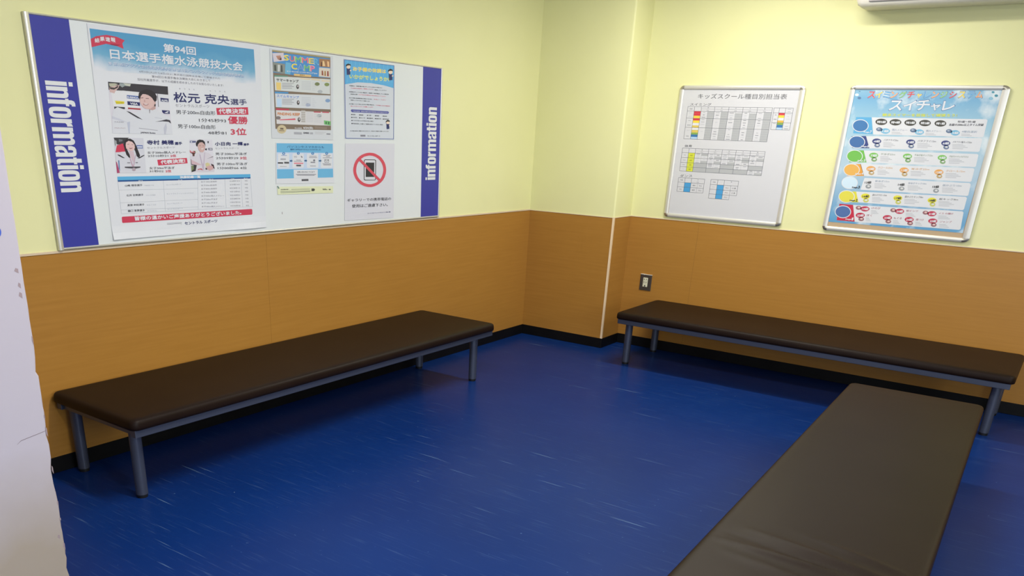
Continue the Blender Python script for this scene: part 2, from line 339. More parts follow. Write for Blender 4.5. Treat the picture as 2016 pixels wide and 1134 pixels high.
def bench(loc, rz, Lx, Wy, legs_x, legs_y, label, ridges=(), nseg=70):
    """Wy runs along local y; legs_x / legs_y are local leg centres"""
    t = empty('padded_bench', loc, rz, label, 'bench', 'padded waiting benches')
    H = 0.40
    link('seat', cushion(Lx, Wy, 0.350, H, nseg, ridges), M['vinyl'], t, smooth=True)
    ex, ey = Lx / 2 - 0.016, Wy / 2 - 0.014
    for s in (1, -1):
        bm = bmesh.new(); a, b_ = sorted((s * ey, s * (ey - 0.035)))
        box(bm, -ex, ex, a, b_, 0.316, 0.3505, bev=0.002); link('side_rail', bm, M['bench_metal'], t)
        bm = bmesh.new(); a, b_ = sorted((s * (ex - 0.012), s * (ex - 0.045)))
        box(bm, a, b_, -ey + 0.036, ey - 0.036, 0.319, 0.3495, bev=0.002); link('end_rail', bm, M['bench_metal'], t)
    bm = bmesh.new(); box(bm, -0.02, 0.02, -ey + 0.036, ey - 0.036, 0.322, 0.3495); link('cross_rail', bm, M['bench_metal'], t)
    for x in legs_x:
        for y in legs_y:
            bm = bmesh.new(); tube(bm, (x, y), 0.0265, 0.016, 0.3175); lg = link('leg', bm, M['bench_metal'], t); smooth_by_angle(lg, 60)
            bm = bmesh.new(); tube(bm, (x, y), 0.0235, 0.0, 0.017, r1=0.025); fc = link('foot_cap', bm, M['rubber'], lg); smooth_by_angle(fc, 60)
    return t
# left bench: x .010-.648, y -4.41..-1.69
bench((0.331, -3.05, 0), math.pi / 2, 2.72, 0.638, (-1.285, 1.275), (-0.204, 0.262), 'long dark brown bench against the left wall under the information board')
# right bench: x 1.055-3.545, y -.735..-.015
bench((2.300, -0.378, 0), 0, 2.49, 0.715, (-1.185, 1.165), (-0.222, 0.285), 'long dark brown bench against the far wall under the two framed posters')
# foreground bench, set at right angles to it and turned a little
a3 = math.radians(1.7); far = Vector((3.148, -1.508, 0)); ax = Vector((math.sin(a3), -math.cos(a3), 0))
L3 = 2.745; c3 = far + ax * (L3 / 2)
rz3 = math.atan2(-ax.y, -ax.x)
def to3(x, y):
    d = Vector((x, y, 0)) - c3; X = Vector((math.cos(rz3), math.sin(rz3), 0)); Y = Vector((-math.sin(rz3), math.cos(rz3), 0)); return d.dot(X), d.dot(Y)
rg = []
for (x0, y0, x1, y1, s, amp) in ((2.99, -3.85, 3.34, -3.86, .016, .0080), (3.05, -3.73, 3.47, -3.80, .018, .0085), (3.20, -3.66, 3.47, -3.72, .014, .0055), (3.05, -3.93, 3.30, -3.97, .02, .006), (3.0, -3.79, 3.38, -3.83, .012, -.0060)):
    rg.append((*to3(x0, y0), *to3(x1, y1), s, amp))
bench((c3.x, c3.y, 0), rz3, L3, 0.632, (-1.29, 1.29), (-0.235, 0.235), 'foreground dark brown bench standing end-on to the far wall, creased near its front', rg, 190)

# ------------------------------------------------------------------ information board
BY0, BY1, BZ0, BZ1 = -4.2627, -1.5128, 1.0125, 1.9337
BRD = empty('information_board', (0.0005, BY0, BZ0), math.pi / 2, 'wide white information board with blue ends on the left wall', 'notice board')
bw, bh = BY1 - BY0, BZ1 - BZ0          # local x right, z up, -y towards the viewer
one_box('board_panel', (0.01, bw - 0.01, -0.0112, 0.0, 0.004, bh - 0.004), M['board_white'], BRD)
for nm, a, b_ in (('blue_strip', 0.020, 0.1915), ('blue_strip', bw - 0.2015, bw - 0.011)):
    one_box(nm, (a, b_, -0.0119, -0.0111, 0.008, bh - 0.005), M['board_blue'], BRD)
def rail(name, x0, x1, z0, z1, along, parent, m, dep=0.017, seg=6):
    """half-round aluminium rail; along = 'x' or 'z'"""
    bm = bmesh.new(); w = (z1 - z0) if along == 'x' else (x1 - x0)
    pr = [(0, 0)] + [(w * i / seg, -dep * (0.62 + 0.38 * math.sin(math.pi * (0.12 + 0.76 * i / seg)))) for i in range(seg + 1)] + [(w, 0)]
    A, B = [], []
    for s, d in pr:
        if along == 'x': A.append(bm.verts.new((x0, d, z0 + s))); B.append(bm.verts.new((x1, d, z0 + s)))
        else: A.append(bm.verts.new((x0 + s, d, z0))); B.append(bm.verts.new((x0 + s, d, z1)))
    n = len(pr)
    for i in range(n): bm.faces.new((A[i], A[(i + 1) % n], B[(i + 1) % n], B[i]))
    bm.faces.new(A[::-1]); bm.faces.new(B)
    bmesh.ops.recalc_face_normals(bm, faces=bm.faces[:])
    o = link(name, bm, m, parent); smooth_by_angle(o, 50); return o
rail('frame_rail', 0, 0.022, 0.0, bh, 'z', BRD, M['alu_board'], 0.019); rail('frame_rail', bw - 0.013, bw, 0.0, bh, 'z', BRD, M['alu_board'], 0.017)
rail('frame_rail', 0.012, bw - 0.012, 0, 0.010, 'x', BRD, M['alu_board'], 0.016); rail('frame_rail', 0.012, bw - 0.012, bh - 0.008, bh, 'x', BRD, M['alu_board'], 0.016)
one_box('pen_mark', (1.312, 1.317, -0.0116, -0.0112, 0.088, 0.100), M['ac_dark'], BRD)

# heavy condensed lettering, drawn as outlines (x height 1)
ARCH = lambda o: [(o + .28, .78), (o + .28, .9), (o + .36, .98), (o + .5, 1.02), (o + .66, 1.0), (o + .76, .93), (o + .8, .8), (o + .8, 0), (o + .5, 0), (o + .5, .74), (o + .45, .82), (o + .36, .82)]
def rct(a, b, c, d): return [(a, b), (c, b), (c, d), (a, d)]
def oval_ring():
    o = [(.4 + .4 * math.copysign(abs(math.cos(t)) ** .6, math.cos(t)), .5 + .52 * math.copysign(abs(math.sin(t)) ** .6, math.sin(t))) for t in [2 * math.pi * i / 32 for i in range(32)]]
    q = [(.4 + .095 * math.copysign(abs(math.cos(t)) ** .6, math.cos(t)), .5 + .34 * math.copysign(abs(math.sin(t)) ** .5, math.sin(t))) for t in [2 * math.pi * i / 32 for i in range(32)]]
    return [[o[i], o[(i + 1) % 32], q[(i + 1) % 32], q[i]] for i in range(32)]
GL = {'i': (.3, [rct(0, 0, .3, 1), rct(0, 1.09, .3, 1.28)]), 'n': (.8, [rct(0, 0, .3, 1), ARCH(0)]), 'm': (1.3, [rct(0, 0, .3, 1), ARCH(0), ARCH(.5)]),
 'f': (.5, [rct(.06, 0, .36, 1.05), rct(-.04, .82, .5, .98), [(.06, 1), (.06, 1.12), (.13, 1.24), (.28, 1.28), (.5, 1.28), (.5, 1.1), (.40, 1.1), (.36, 1.05), (.36, 1)]]),
 'o': (.8, oval_ring()), 'r': (.54, [rct(0, 0, .3, 1), [(.28, .66), (.28, .86), (.36, .98), (.54, 1.02), (.54, .74), (.42, .74), (.34, .70)]]),
 't': (.5, [rct(.08, .14, .38, 1.22), rct(-.02, .82, .5, .98), [(.08, .16), (.12, .05), (.22, 0), (.5, 0), (.5, .15), (.42, .15), (.38, .2)]]),
 'a': (.8, [rct(.5, 0, .8, .84), [(0, .64), (0, .82), (.08, .96), (.25, 1.02), (.55, 1.02), (.73, .97), (.8, .84), (.5, .78), (.46, .86), (.34, .86), (.3, .78), (.3, .64)],
   [(.5, .60), (.28, .55), (.07, .45), (0, .32), (0, .12), (.06, .01), (.2, -.02), (.36, .01), (.5, .1), (.5, .22), (.4, .16), (.32, .16), (.3, .22), (.3, .33), (.36, .41), (.5, .46)]])}
def information(parent, org, along, up):
    """org, along, up: local (x, z); along = full length of the word, up = vector for x height"""
    tot = sum(GL[c][0] for c in 'information') + .07 * 10; x = 0
    for ch in 'information':
        w, polys = GL[ch]; bm = bmesh.new()
        for pl in polys:
            front = []
            for px, py in pl:
                s = (x + px) / tot; front.append((org[0] + along[0] * s + up[0] * py, org[1] + along[1] * s + up[1] * py))
            f = bm.faces.new([bm.verts.new((p[0], -0.0128 - 0.00003 * (polys.index(pl) if len(polys) < 9 else 0), p[1])) for p in front])
            f.normal_update()
            if f.normal.y > 0: f.normal_flip()
        link('letter', bm, INK_WHITE, parent); x += w + .07
INK_WHITE = ink((238, 240, 242))
information(BRD, (0.0487, 1.690 - BZ0), (0.0, -0.437), (0.094, 0.0))
information(BRD, (bw - 0.052, 1.255 - BZ0), (0.0, 0.443), (-0.0835, 0.0))

# ------------------------------------------------------------------ framed posters on the far wall
def poster_holder(x0, x1, z0, z1, wl_, wr_, wt, wb, label):
    t = empty('poster_holder', (x0, -0.0005, z0), 0, label, 'picture frame', 'aluminium poster frames')
    W_, H_ = x1 - x0, z1 - z0
    one_box('backing_board', (0.012, W_ - 0.012, -0.0075, 0.0, 0.012, H_ - 0.012), M['tan'], t)
    rail('frame_rail', 0, wl_, wb, H_ - wt, 'z', t, M['alu']); rail('frame_rail', W_ - wr_, W_, wb, H_ - wt, 'z', t, M['alu'])
    rail('frame_rail', wl_, W_ - wr_, 0, wb, 'x', t, M['alu']); rail('frame_rail', wl_, W_ - wr_, H_ - wt, H_, 'x', t, M['alu'])
    for cx, cz, a, c, t0 in ((wl_, wb, wl_, wb, math.pi), (W_ - wr_, wb, wr_, wb, 1.5 * math.pi), (W_ - wr_, H_ - wt, wr_, wt, 0), (wl_, H_ - wt, wl_, wt, .5 * math.pi)):
        bm = bmesh.new(); n, k = 8, 6; rows = []
        for i in range(n + 1):
            an = t0 + math.pi / 2 * i / n
            r_ = []
            for s in range(k + 1):
                f = s / k; d = -0.0178 * (0.62 + 0.38 * math.sin(math.pi * (0.12 + 0.76 * f)))
                r_.append(bm.verts.new((cx + a * 1.005 * f * math.cos(an), d, cz + c * 1.005 * f * math.sin(an))))
            r_.append(bm.verts.new((cx + a * 1.005 * math.cos(an), 0, cz + c * 1.005 * math.sin(an))))
            rows.append(r_)
        for p, q in zip(rows, rows[1:]):
            for i in range(len(p) - 1): bm.faces.new((p[i], p[i + 1], q[i + 1], q[i]))
        bmesh.ops.remove_doubles(bm, verts=bm.verts[:], dist=1e-5)
        bmesh.ops.recalc_face_normals(bm, faces=bm.faces[:])
        o = link('corner_cap', bm, M['chrome'], t); smooth_by_angle(o, 60)
    return t
poster_holder(1.0250, 1.9013, 1.0218, 1.9209, 0.030, 0.034, 0.026, 0.026, 'silver frame around the white class schedule, nearer the corner column')
poster_holder(2.1816, 3.0683, 1.0281, 1.9216, 0.030, 0.040, 0.024, 0.026, 'silver frame around the blue swimming grades poster, right of the schedule')

# printed matter of every sheet, in millimetres from its lower left corner: p polygon, r rectangle, e ellipse, l line, t lettering
COLOURS = [(236, 238, 244), (0, 0, 0), (200, 62, 88), (150, 40, 70), (80, 140, 190), (110, 150, 195), (120, 120, 132), (42, 46, 100), (135, 135, 146), (62, 62, 72), (90, 170, 215), (40, 80, 140), (165, 172, 185), (214, 210, 220), (60, 58, 66), (238, 238, 242), (232, 232, 238), (205, 175, 172), (70, 66, 66), (180, 180, 160), (150, 160, 160), (195, 198, 185), (75, 100, 165), (225, 210, 60), (160, 140, 40), (60, 60, 70), (170, 60, 70), (228, 230, 238), (185, 190, 208), (190, 192, 206), (198, 200, 214), (62, 60, 70), (100, 90, 96), (185, 188, 200), (150, 150, 165), (70, 70, 80), (120, 120, 130), (160, 130, 140), (70, 66, 76), (190, 158, 155), (214, 182, 178), (48, 44, 50), (198, 165, 162), (85, 60, 62), (150, 80, 84), (238, 230, 230), (190, 155, 150), (206, 206, 216), (62, 62, 68), (150, 155, 158), (110, 115, 120), (95, 115, 175), (225, 228, 240), (224, 225, 234), (170, 70, 110), (90, 125, 170), (220, 188, 186), (120, 85, 88), (150, 100, 104), (205, 180, 190), (190, 160, 180), (70, 68, 76), (175, 160, 170), (130, 130, 140), (214, 212, 222), (95, 100, 140), (220, 222, 232), (50, 48, 58), (90, 92, 120), (225, 225, 232), (50, 46, 56), (200, 120, 130), (90, 60, 55), (226, 228, 222), (226, 220, 230), (205, 175, 185), (60, 56, 60), (120, 135, 95), (205, 196, 150), (205, 165, 165), (70, 50, 60), (50, 50, 52), (190, 80, 90), (190, 175, 195), (205, 170, 166), (110, 70, 72), (240, 232, 232), (226, 230, 236), (128, 112, 98), (75, 145, 205), (170, 160, 120), (110, 180, 215), (214, 205, 215), (140, 146, 140), (165, 120, 85), (218, 208, 195), (190, 140, 120), (110, 80, 90), (80, 85, 80), (225, 228, 225), (70, 75, 80), (235, 200, 150), (235, 190, 140), (90, 50, 40), (150, 80, 60), (165, 120, 60), (150, 70, 60), (240, 215, 60), (230, 110, 110), (140, 200, 110), (235, 120, 130), (235, 205, 70), (80, 170, 210), (110, 150, 210), (120, 190, 120), (240, 120, 150), (225, 190, 130), (90, 70, 50), (228, 232, 232), (100, 150, 130), (228, 232, 238), (80, 150, 205), (232, 230, 232), (190, 60, 85), (50, 45, 45), (120, 150, 215), (205, 130, 70), (235, 205, 125), (190, 215, 240), (215, 90, 110), (75, 72, 75), (210, 200, 200), (120, 130, 90), (130, 145, 90), (180, 185, 190), (180, 190, 215), (130, 160, 200), (190, 195, 200), (130, 120, 120), (70, 110, 80), (235, 205, 150), (195, 80, 100), (185, 188, 198), (195, 198, 206), (175, 170, 165), (195, 195, 205), (205, 190, 155), (120, 105, 90), (90, 90, 100), (190, 190, 196), (165, 150, 140), (110, 180, 220), (196, 212, 236), (40, 80, 130), (50, 80, 120), (238, 240, 246), (60, 130, 190), (70, 110, 150), (140, 160, 200), (60, 60, 66), (90, 90, 95), (225, 130, 145), (90, 90, 98), (222, 226, 190), (100, 130, 130), (130, 135, 120), (70, 72, 72), (90, 90, 90), (224, 230, 240), (95, 175, 225), (112, 188, 232), (70, 90, 165), (235, 215, 80), (210, 225, 80), (45, 55, 105), (238, 215, 195), (45, 42, 45), (240, 215, 200), (60, 62, 72), (225, 120, 140), (90, 95, 165), (230, 230, 240), (212, 80, 96), (50, 50, 54), (230, 230, 238), (30, 30, 40), (50, 50, 110), (224, 224, 230), (105, 105, 110), (205, 60, 72), (232, 205, 70), (236, 236, 240), (214, 188, 95), (130, 165, 80), (60, 115, 170), (170, 200, 230), (105, 108, 118), (176, 178, 182), (150, 152, 158), (160, 162, 168), (110, 110, 118), (140, 140, 148), (175, 178, 186), (150, 152, 160), (195, 198, 205), (130, 130, 138), (220, 175, 70), (208, 212, 70), (120, 125, 50), (75, 155, 210), (120, 120, 128), (150, 130, 128), (1, 1, 1), (95, 130, 175), (215, 75, 85), (236, 212, 90), (90, 165, 215), (235, 160, 100), (130, 195, 110), (214, 220, 90), (236, 237, 242), (95, 170, 215), (70, 120, 175), (60, 72, 130), (70, 110, 165), (115, 185, 85), (228, 160, 70), (228, 175, 90), (205, 225, 240), (50, 50, 55), (222, 212, 70), (222, 212, 80), (195, 45, 70), (80, 110, 165), (72, 70, 64), (115, 180, 215), (95, 115, 145), (170, 180, 195), (150, 165, 185), (178, 180, 188), (62, 70, 125), (110, 125, 155), (215, 215, 215), (125, 190, 95), (130, 165, 115), (150, 165, 150), (228, 165, 90), (190, 165, 120), (215, 170, 120), (60, 60, 60), (150, 155, 160), (228, 220, 70), (200, 200, 110), (110, 110, 110), (190, 48, 78), (150, 105, 112), (225, 190, 185), (170, 90, 105), (225, 238, 245), (95, 140, 170), (90, 125, 165), (120, 185, 205), (70, 140, 160), (80, 150, 170), (150, 190, 215)]
ART = """
sheet result 0 -3.9977 1.0390
part SHEET
p 0 0 5.2 881.1 952.5 889.2 926.3 .2 0 0
part header_print
p 1 1 14.5 863.5 908.6 863.1 910 704.1 14.7 707.5
part ribbon_print
new
p 2 2 14 824 41 837 91 847 140 844 177 834 163 821 167 800 135 808 84 812 14 793
p 3 3 102.7 814 152.5 814 134.9 807.8 106.8 809.8
t 4 0 31.4 811.2 53.9 814.7 16.9 1 | 結
t 4 0 56.8 818.4 79.5 822 17 1 | 果
t 4 0 82.8 821.9 105.1 821 17.2 1 | 速
t 4 0 108.6 822.1 131.1 821.2 18.4 1 | 報
part heading
new
t 2 4 374.2 803.4 554.6 804.2 35.6 2 | 第94回
t 3 0 372.3 805.2 552 806.1 35.6 2 | 第94回
new
t 2 4 98.4 752.7 832.3 755.3 40.6 2 | 日本選手権水泳競技大会
t 3 0 96.4 754.9 830 757.3 40.5 2 | 日本選手権水泳競技大会
new
t 3 5 83.1 728.9 833.9 729.5 13.2 1 | 兼 第18回アジア大会代表選手選考会 兼 第13回パンパシフィック大会代表選手選考会
t 4 0 82.4 730.4 832.8 731.7 13.2 0 | 兼 第18回アジア大会代表選手選考会 兼 第13回パンパシフィック大会代表選手選考会
part small_lettering
t 3 6 231.4 710 684.5 711 10 0 | 4月3日(火)から8日(日)に東京辰巳国際水泳場にて開催された
t 3 6 295.7 694.6 623.8 697.7 10.2 0 | 第94回日本選手権水泳競技大会におきまして
t 3 6 219.5 677.7 699.6 680.9 10.8 0 | 当社所属選手が、以下の成績を修めましたのでお知らせいたします!
t 3 6 439 654.8 446.2 654.7 5.9 0 | ま
t 3 6 465.7 655 473 655 5.9 0 | つ
t 3 6 492.8 655.2 500.1 655.2 6 0 | も
t 3 6 520.1 655.5 527.4 655.5 6 0 | と
t 3 6 615.2 654.3 622.9 654.3 6.1 0 | か
t 3 6 643.8 654.8 651.6 654.8 6.2 0 | つ
t 3 6 672.8 655.4 680.6 655.3 6.1 0 | ひ
t 3 6 702 655.9 709.9 655.9 6.2 0 | ろ
part athlete_line
new
t 3 7 403.1 597.4 731.7 600.8 44.3 2 | 松元 克央
new
t 3 7 737.9 601.5 842.2 603.8 27.9 1 | 選手
new
t 3 8 409.1 578.2 605.9 581.2 14 0 | セントラルスポーツ
new
t 3 9 409.2 546.7 639.6 549.7 18.8 .5 | 男子200m自由形
new
t 3 9 537.5 516.3 702.2 517.6 17.6 .5 | 1分45秒93
new
t 3 2 714.1 512.4 841 514.2 36.5 2 | 優勝
new
t 3 9 411.8 484.9 635 485.9 19.1 .5 | 男子100m自由形
part ribbon_print
new
p 2 2 646.5 582.9 847.8 594.9 848.8 559.9 649.4 551.9
t 3 0 660.2 556.7 833.5 563 25.1 2 | 代表決定!
part athlete_line
new
t 3 9 584.4 460.5 698.8 461.7 16.9 .5 | 48秒81
new
t 3 2 726 460.3 828.2 462.2 33.7 2 | 3位
new
t 3 7 234 409.9 380.8 412 20.4 1.5 | 寺村 美穂
new
t 3 7 384.7 410.7 427.6 412 13.7 1 | 選手
new
t 3 8 231.7 392.1 383.5 395.6 9.8 0 | セントラルスポーツ
new
t 3 9 230.5 370.3 443.9 373.3 11.6 .5 | 女子200m個人メドレー
new
t 3 9 230.8 356 342.4 357.4 11.2 .5 | 2分10秒21
new
t 3 2 353.8 356.5 387.1 357.4 11.4 1 | 2位
new
t 3 9 232.1 302.8 372.4 303.2 11.7 .5 | 女子50m平泳ぎ
new
t 3 9 231 289.6 308.2 289.1 10.9 .5 | 31秒02
new
t 3 2 318.4 288.5 351.5 289 11.5 1 | 2位
new
t 3 9 620.6 365.3 823.5 366.2 13.4 .5 | 男子200m平泳ぎ
new
t 3 9 621.8 346.4 764.1 346.3 12.6 .5 | 2分09秒29
new
t 3 2 775.5 345.7 819.7 345.7 13.9 1 | 3位
new
t 3 9 623.5 317.8 822.8 317.5 13.6 .5 | 男子100m平泳ぎ
new
t 3 9 628 298.8 816.3 297.9 13.2 .5 | 1分00秒66 4位
part ribbon_print
new
p 2 2 280 345.1 447.5 353.2 449.6 328.9 282.4 319.6
t 3 0 296.6 324.1 436.1 331.3 19.2 2 | 代表決定!
part athlete_line
new
t 3 7 621.8 409.4 798.9 412.2 18.1 1.5 | 小日向 一輝
new
t 3 7 803.6 411.7 841.1 412.6 11.8 1 | 選手
new
t 3 8 621.5 393.6 771.8 395.7 8.6 0 | セントラルスポーツ
part record_table
p 1 10 60.4 273.7 837.8 273.8 837.2 258 59.8 258.3
p 1 11 59.8 258.3 837.2 258 836.7 251.9 60.4 251.6
t 3 0 396.8 259.8 518.3 259.5 12.2 1.5 | 決勝記録一覧
t 3 0 166.5 251.7 189.5 251.7 4.5 .5 | 選手名
t 3 0 385 250.6 408.8 250.6 4.7 .5 | 所 属
t 3 0 568.8 250.9 594.3 250.9 4.8 .5 | 種 目
t 3 0 706.4 250.3 728.5 250.3 4.9 .5 | 記録
t 3 0 791.6 250.7 817.1 250.7 5.1 .5 | 順 位
l 1 12 60.4 251.6 58.4 111.9 1.2
l 1 12 301.7 251.3 295.8 110.3 1.3
l 1 12 500.1 252.2 487.9 112.1 1.4
l 1 12 667.7 253.5 663.4 111.9 1.5
l 1 12 772.7 253.1 772.7 112.3 1.5
l 1 12 836.7 251.9 838.3 111.1 1.5
l 1 12 58.5 216.1 298.7 212.7 1
l 1 12 298.7 212.7 497 212.6 1
l 1 12 57.2 159.6 299.1 160.5 1
l 1 12 299.1 160.5 491.9 160.1 1
l 1 12 58.7 128.7 297.1 125.5 1
l 1 12 297.1 125.5 489.3 124.4 1
l 1 12 58.4 111.9 838.3 111.1 1
t 3 9 93.6 229.5 185.5 229.9 9.8 .5 | 山﨑 理奈選手
t 3 12 196.5 229.6 246.7 229.8 6 0 | やまざき りな
t 3 9 95.6 186.6 185.3 186.8 9.9 .5 | 石井 宏明選手
t 3 12 199 185.9 249.5 185.7 6 0 | いしい ひろあき
t 3 9 93.8 143.5 184.5 143 10 .5 | 渡部 利佳選手
t 3 12 197.7 142 248.4 141.3 6 0 | わたべ りか
t 3 9 93 118 183.8 116.9 10 .5 | 樋口 恵夢選手
t 3 12 197.1 115.9 247.9 114.9 6 0 | ひぐち めぐむ
t 3 12 315.3 229.1 400.5 230.8 6.5 0 | セントラルスポーツ
t 3 12 312.8 188.3 468.3 187.2 6.6 0 | セントラルフィットネスクラブ
t 3 12 310 143 397.5 143.3 6.6 0 | セントラルスポーツ
t 3 12 308.4 117.8 396.4 117.7 6.7 0 | セントラルスポーツ
t 3 8 518.5 238.3 616.8 238.1 7.2 0 | 女子100m自由形
t 3 8 697.4 238.4 763.2 238.1 7 0 | 54秒93
t 3 8 795.3 237.9 816 238 7.1 0 | 4位
t 3 8 517.3 221.6 615.7 221.2 7.3 0 | 女子50m自由形
t 3 8 696.4 221.3 762.3 220.7 7 0 | 25秒41
t 3 8 795.2 220.5 815.9 220.5 7.1 0 | 5位
t 3 8 516.1 205 614.7 204.3 7.3 0 | 女子800m自由形
t 3 8 695.5 204.1 761.5 203.3 7 0 | 8分38秒12
t 3 8 795.1 202.9 815.8 202.9 7.2 0 | 7位
t 3 8 515 188.3 613.6 187.2 7.3 0 | 女子400m自由形
t 3 8 694.5 186.8 760.6 185.9 7.1 0 | 4分12秒62
t 3 8 794.9 185.3 815.7 185.2 7.2 0 | 6位
t 3 8 513.8 171.5 655 168.8 7.3 0 | 女子400m個人メドレー
t 3 8 693.6 169.5 759.7 168.3 7.1 0 | 4分45秒01
t 3 8 794.8 167.7 815.6 167.5 7.2 0 | 7位
t 3 8 512.6 154.7 611.5 153.1 7.4 0 | 女子200m平泳ぎ
t 3 8 692.6 152.1 758.9 150.8 7.1 0 | 2分28秒30
t 3 8 794.7 150 815.5 149.8 7.2 0 | 5位
t 3 8 511.4 137.9 610.4 135.9 7.3 0 | 女子100m平泳ぎ
t 3 8 691.6 134.7 758 133.2 7.1 0 | 1分07秒95
t 3 8 794.5 132.3 815.4 132 7.2 0 | 7位
t 3 8 510.2 121 651.9 116.9 7.4 0 | 女子400m個人メドレー
t 3 8 690.7 117.3 757.1 115.5 7.1 0 | 4分45秒30
t 3 8 794.4 114.4 815.3 114.1 7.3 0 | 8位
part footer_print
p 1 2 58 96 62 99 830 99 836 96 835 74 830 70 61 71 57 74
t 3 0 123.8 77.6 760.4 74.9 19.8 1.5 | 皆様の温かいご声援ありがとうございました。
t 3 7 399.8 42.7 600.5 43.2 15.7 1 | セントラル スポーツ
part fine_print
l 1 8 297.8 55.5 383.7 55.4 1.9
l 1 8 297.2 50.7 383.1 50.6 1.9
l 1 8 296.6 45.9 382.5 45.7 1.9
l 1 8 296 41.1 382 40.8 1.9
part athlete_photograph
p 1 13 71.4 663.5 376.7 663.3 378.8 456.9 62.6 456.3
p 2 14 71 664 377 663 375 628 222 631 70 632
p 2 15 79 630 141 633 220 631 213 563 85 558
p 2 16 314.9 628.4 375.3 628.1 375.7 542.1 311.2 553.5
p 3 17 74 643 126 655 119 643 100 626 96 619 74 623
p 4 18 74 643 100 642 120 653 116 643 96 634 78 635
p 4 19 74 658 105 660 118 657 95 646 76 646
p 3 20 127 662 183 662 179 652 152 652 138 645 125 653
p 4 21 145.4 662.7 182.8 661.7 176 651.6 154.9 654.6
p 3 22 156.2 615.6 216 614.3 215 600.6 155.6 602.1
t 4 0 158 603.7 212.5 602.7 7.9 1 | D-RINCA
p 3 7 155.4 590.5 219.5 588.6 218.1 574 155.1 575.1
t 4 0 168.4 576.8 207.3 576.2 9.3 1 | VISA
p 3 23 93.8 589.7 140.3 588.7 138.9 578.7 98.5 576.3
t 4 24 96.7 578.4 135.7 579.3 6.5 .5 | YAZAKI
p 3 25 86.4 565.6 139.7 565.6 139.1 557.5 86.2 555.3
p 3 26 154.5 564.7 219.4 563.4 219.4 557.1 155 558.5
p 3 7 330.3 613.4 374.4 611.4 373.8 596.8 330.6 597.5
t 4 0 334.3 598.8 371.1 599 7.8 1 | ALMIL
p 3 7 332 561 374 560 374 546 342 546 333 552
p 4 0 344 550 364 558 371 555 359 553 368 549
p 4 27 70 522 81 553 102 564 136 556 183 542 224 559 260 558 298 563 328 547 370 533 378 500 378 457 63 456
p 5 28 141.7 502.7 157.4 507.6 149 456.9 143.5 456.8
p 5 29 331 457 332 485 349 509 350 486 340 457
p 5 30 70 527 106 517 144 503 105 508 69 516
p 5 31 144 550 162 547 198 530 225 516 197 523 171 535
p 5 31 288 510 324 516 351 522 371 519 376 504 362 512 329 513
p 5 32 264.3 560.7 268.2 560.4 265.1 544.9 263.1 544.9
l 5 33 289.2 528.1 327.9 524.3 2
l 5 34 199.4 480.6 298 472.7 2.1
t 5 35 205.2 457.4 284.3 456.2 8.2 1 | JAPAN Swim
t 5 36 76.9 500.3 123.9 500.8 4.9 0 | TAISEI
t 5 37 76.1 476 129.9 476.7 4 0 | MIZUNO
l 4 38 316.7 628.4 315.5 574.1 2.6
p 5 39 240 573 301 585 298 564 280 558 264 562 241 564
p 6 40 219 603 226 619 250 627 278 626 296 607 298 589 288 575 270 564 252 562 236 567 226 577 220 590
p 7 41 214 610 219 628 234 638 260 644 285 642 303 632 312 617 307 599 298 594 293 599 284 611 276 616 266 621 252 624 238 624 227 615 220 599
p 7 42 295 595.9 303.4 594 300.8 584.8 293.3 582.3
p 8 41 293.4 583.4 301.7 584.9 298.9 574.6 293.3 575.5
p 7 43 226.2 607.8 239 609.9 239.3 607.7 226.7 605.6
p 7 43 251.3 607.7 268.2 608 267.6 605.8 251 605.4
p 7 44 234 584 248 583 265 585 257 578 244 577 236 580
p 8 45 236.9 583.3 262.3 584 254.7 580.1 243.4 579.6
p 7 46 243.6 602.4 248.6 593.7 243.5 590.8 239.6 593.3
new
p 1 47 65.5 438.4 217.7 438.4 212.8 288.3 61 288.8
p 2 48 66 438 144 439 119 425 109 411 80 409 69 426
p 3 49 67 429 78 425 77 413 69 401 66 411
p 3 50 89.8 432.9 109.6 429.9 106.6 423.1 90.1 421.2
p 3 2 77 406 107 414 116 406 117 379 66 377
p 3 51 176.7 407.8 210 407.6 209 393.8 176.9 394
p 4 52 179.2 403.2 206.7 403.1 206.3 397.6 179.5 397.7
p 4 53 65 374 96 379 123 381 167 383 193 374 212 366 213 288 61 289
p 5 54 62.3 339.8 67.3 333 75.4 290 61 288.8
p 5 55 73.9 343.2 80 343.2 77.2 295.2 72 309
p 5 14 74 368 86 366 111 352 99 353 77 363
p 5 14 213 367 198 362 173 350 188 352 212 363
p 5 41 110 411 117 425 130 434 149 435 165 427 173 412 179 395 190 364 184 352 172 360 167 381 161 398 135 395 126 388 136 367 138 353 130 355 119 367 114 388
p 6 56 121 406 124 418 138 426 156 422 167 410 167 396 159 386 146 382 132 385 122 394
p 7 57 130.5 411.6 140 413 140.2 411.3 130.6 409.5
p 7 57 151.7 410.9 160.8 410.2 160.1 408.5 151.5 409.1
p 7 58 136 396 146 395 156 397 152 393 141 391
p 6 59 134 381 146 382 158 381 159 353 150 333 142 353
p 7 60 133 353 138 352 148 320 165 367 168 367 151 314 141 317
p 7 61 103 316 185 316 184 311 157 307 124 309 104 311
e 8 62 148.9 303.9 10.1 -.1 1 7.4 18 0
p 7 63 118.7 334.5 135.3 334.4 132.7 330.6 118.3 331
p 7 63 162.6 335.2 174.2 335.1 173.6 330.8 162 330.8
new
p 1 64 470 436.9 607.7 438.2 607.6 287.6 465.5 287.6
p 2 65 473.8 431 509.5 430.6 508.7 422.8 472.7 421.5
p 3 66 478 429 486.9 428.7 486.3 423.4 477.4 423.1
p 2 67 577.9 430.7 586 430.5 584.3 421.2 578.1 421.1
p 2 68 579.2 399.1 605.3 399 605 388.7 580.5 388.9
p 3 69 585.9 396.6 602.2 396.2 601.7 391.4 585.4 391.8
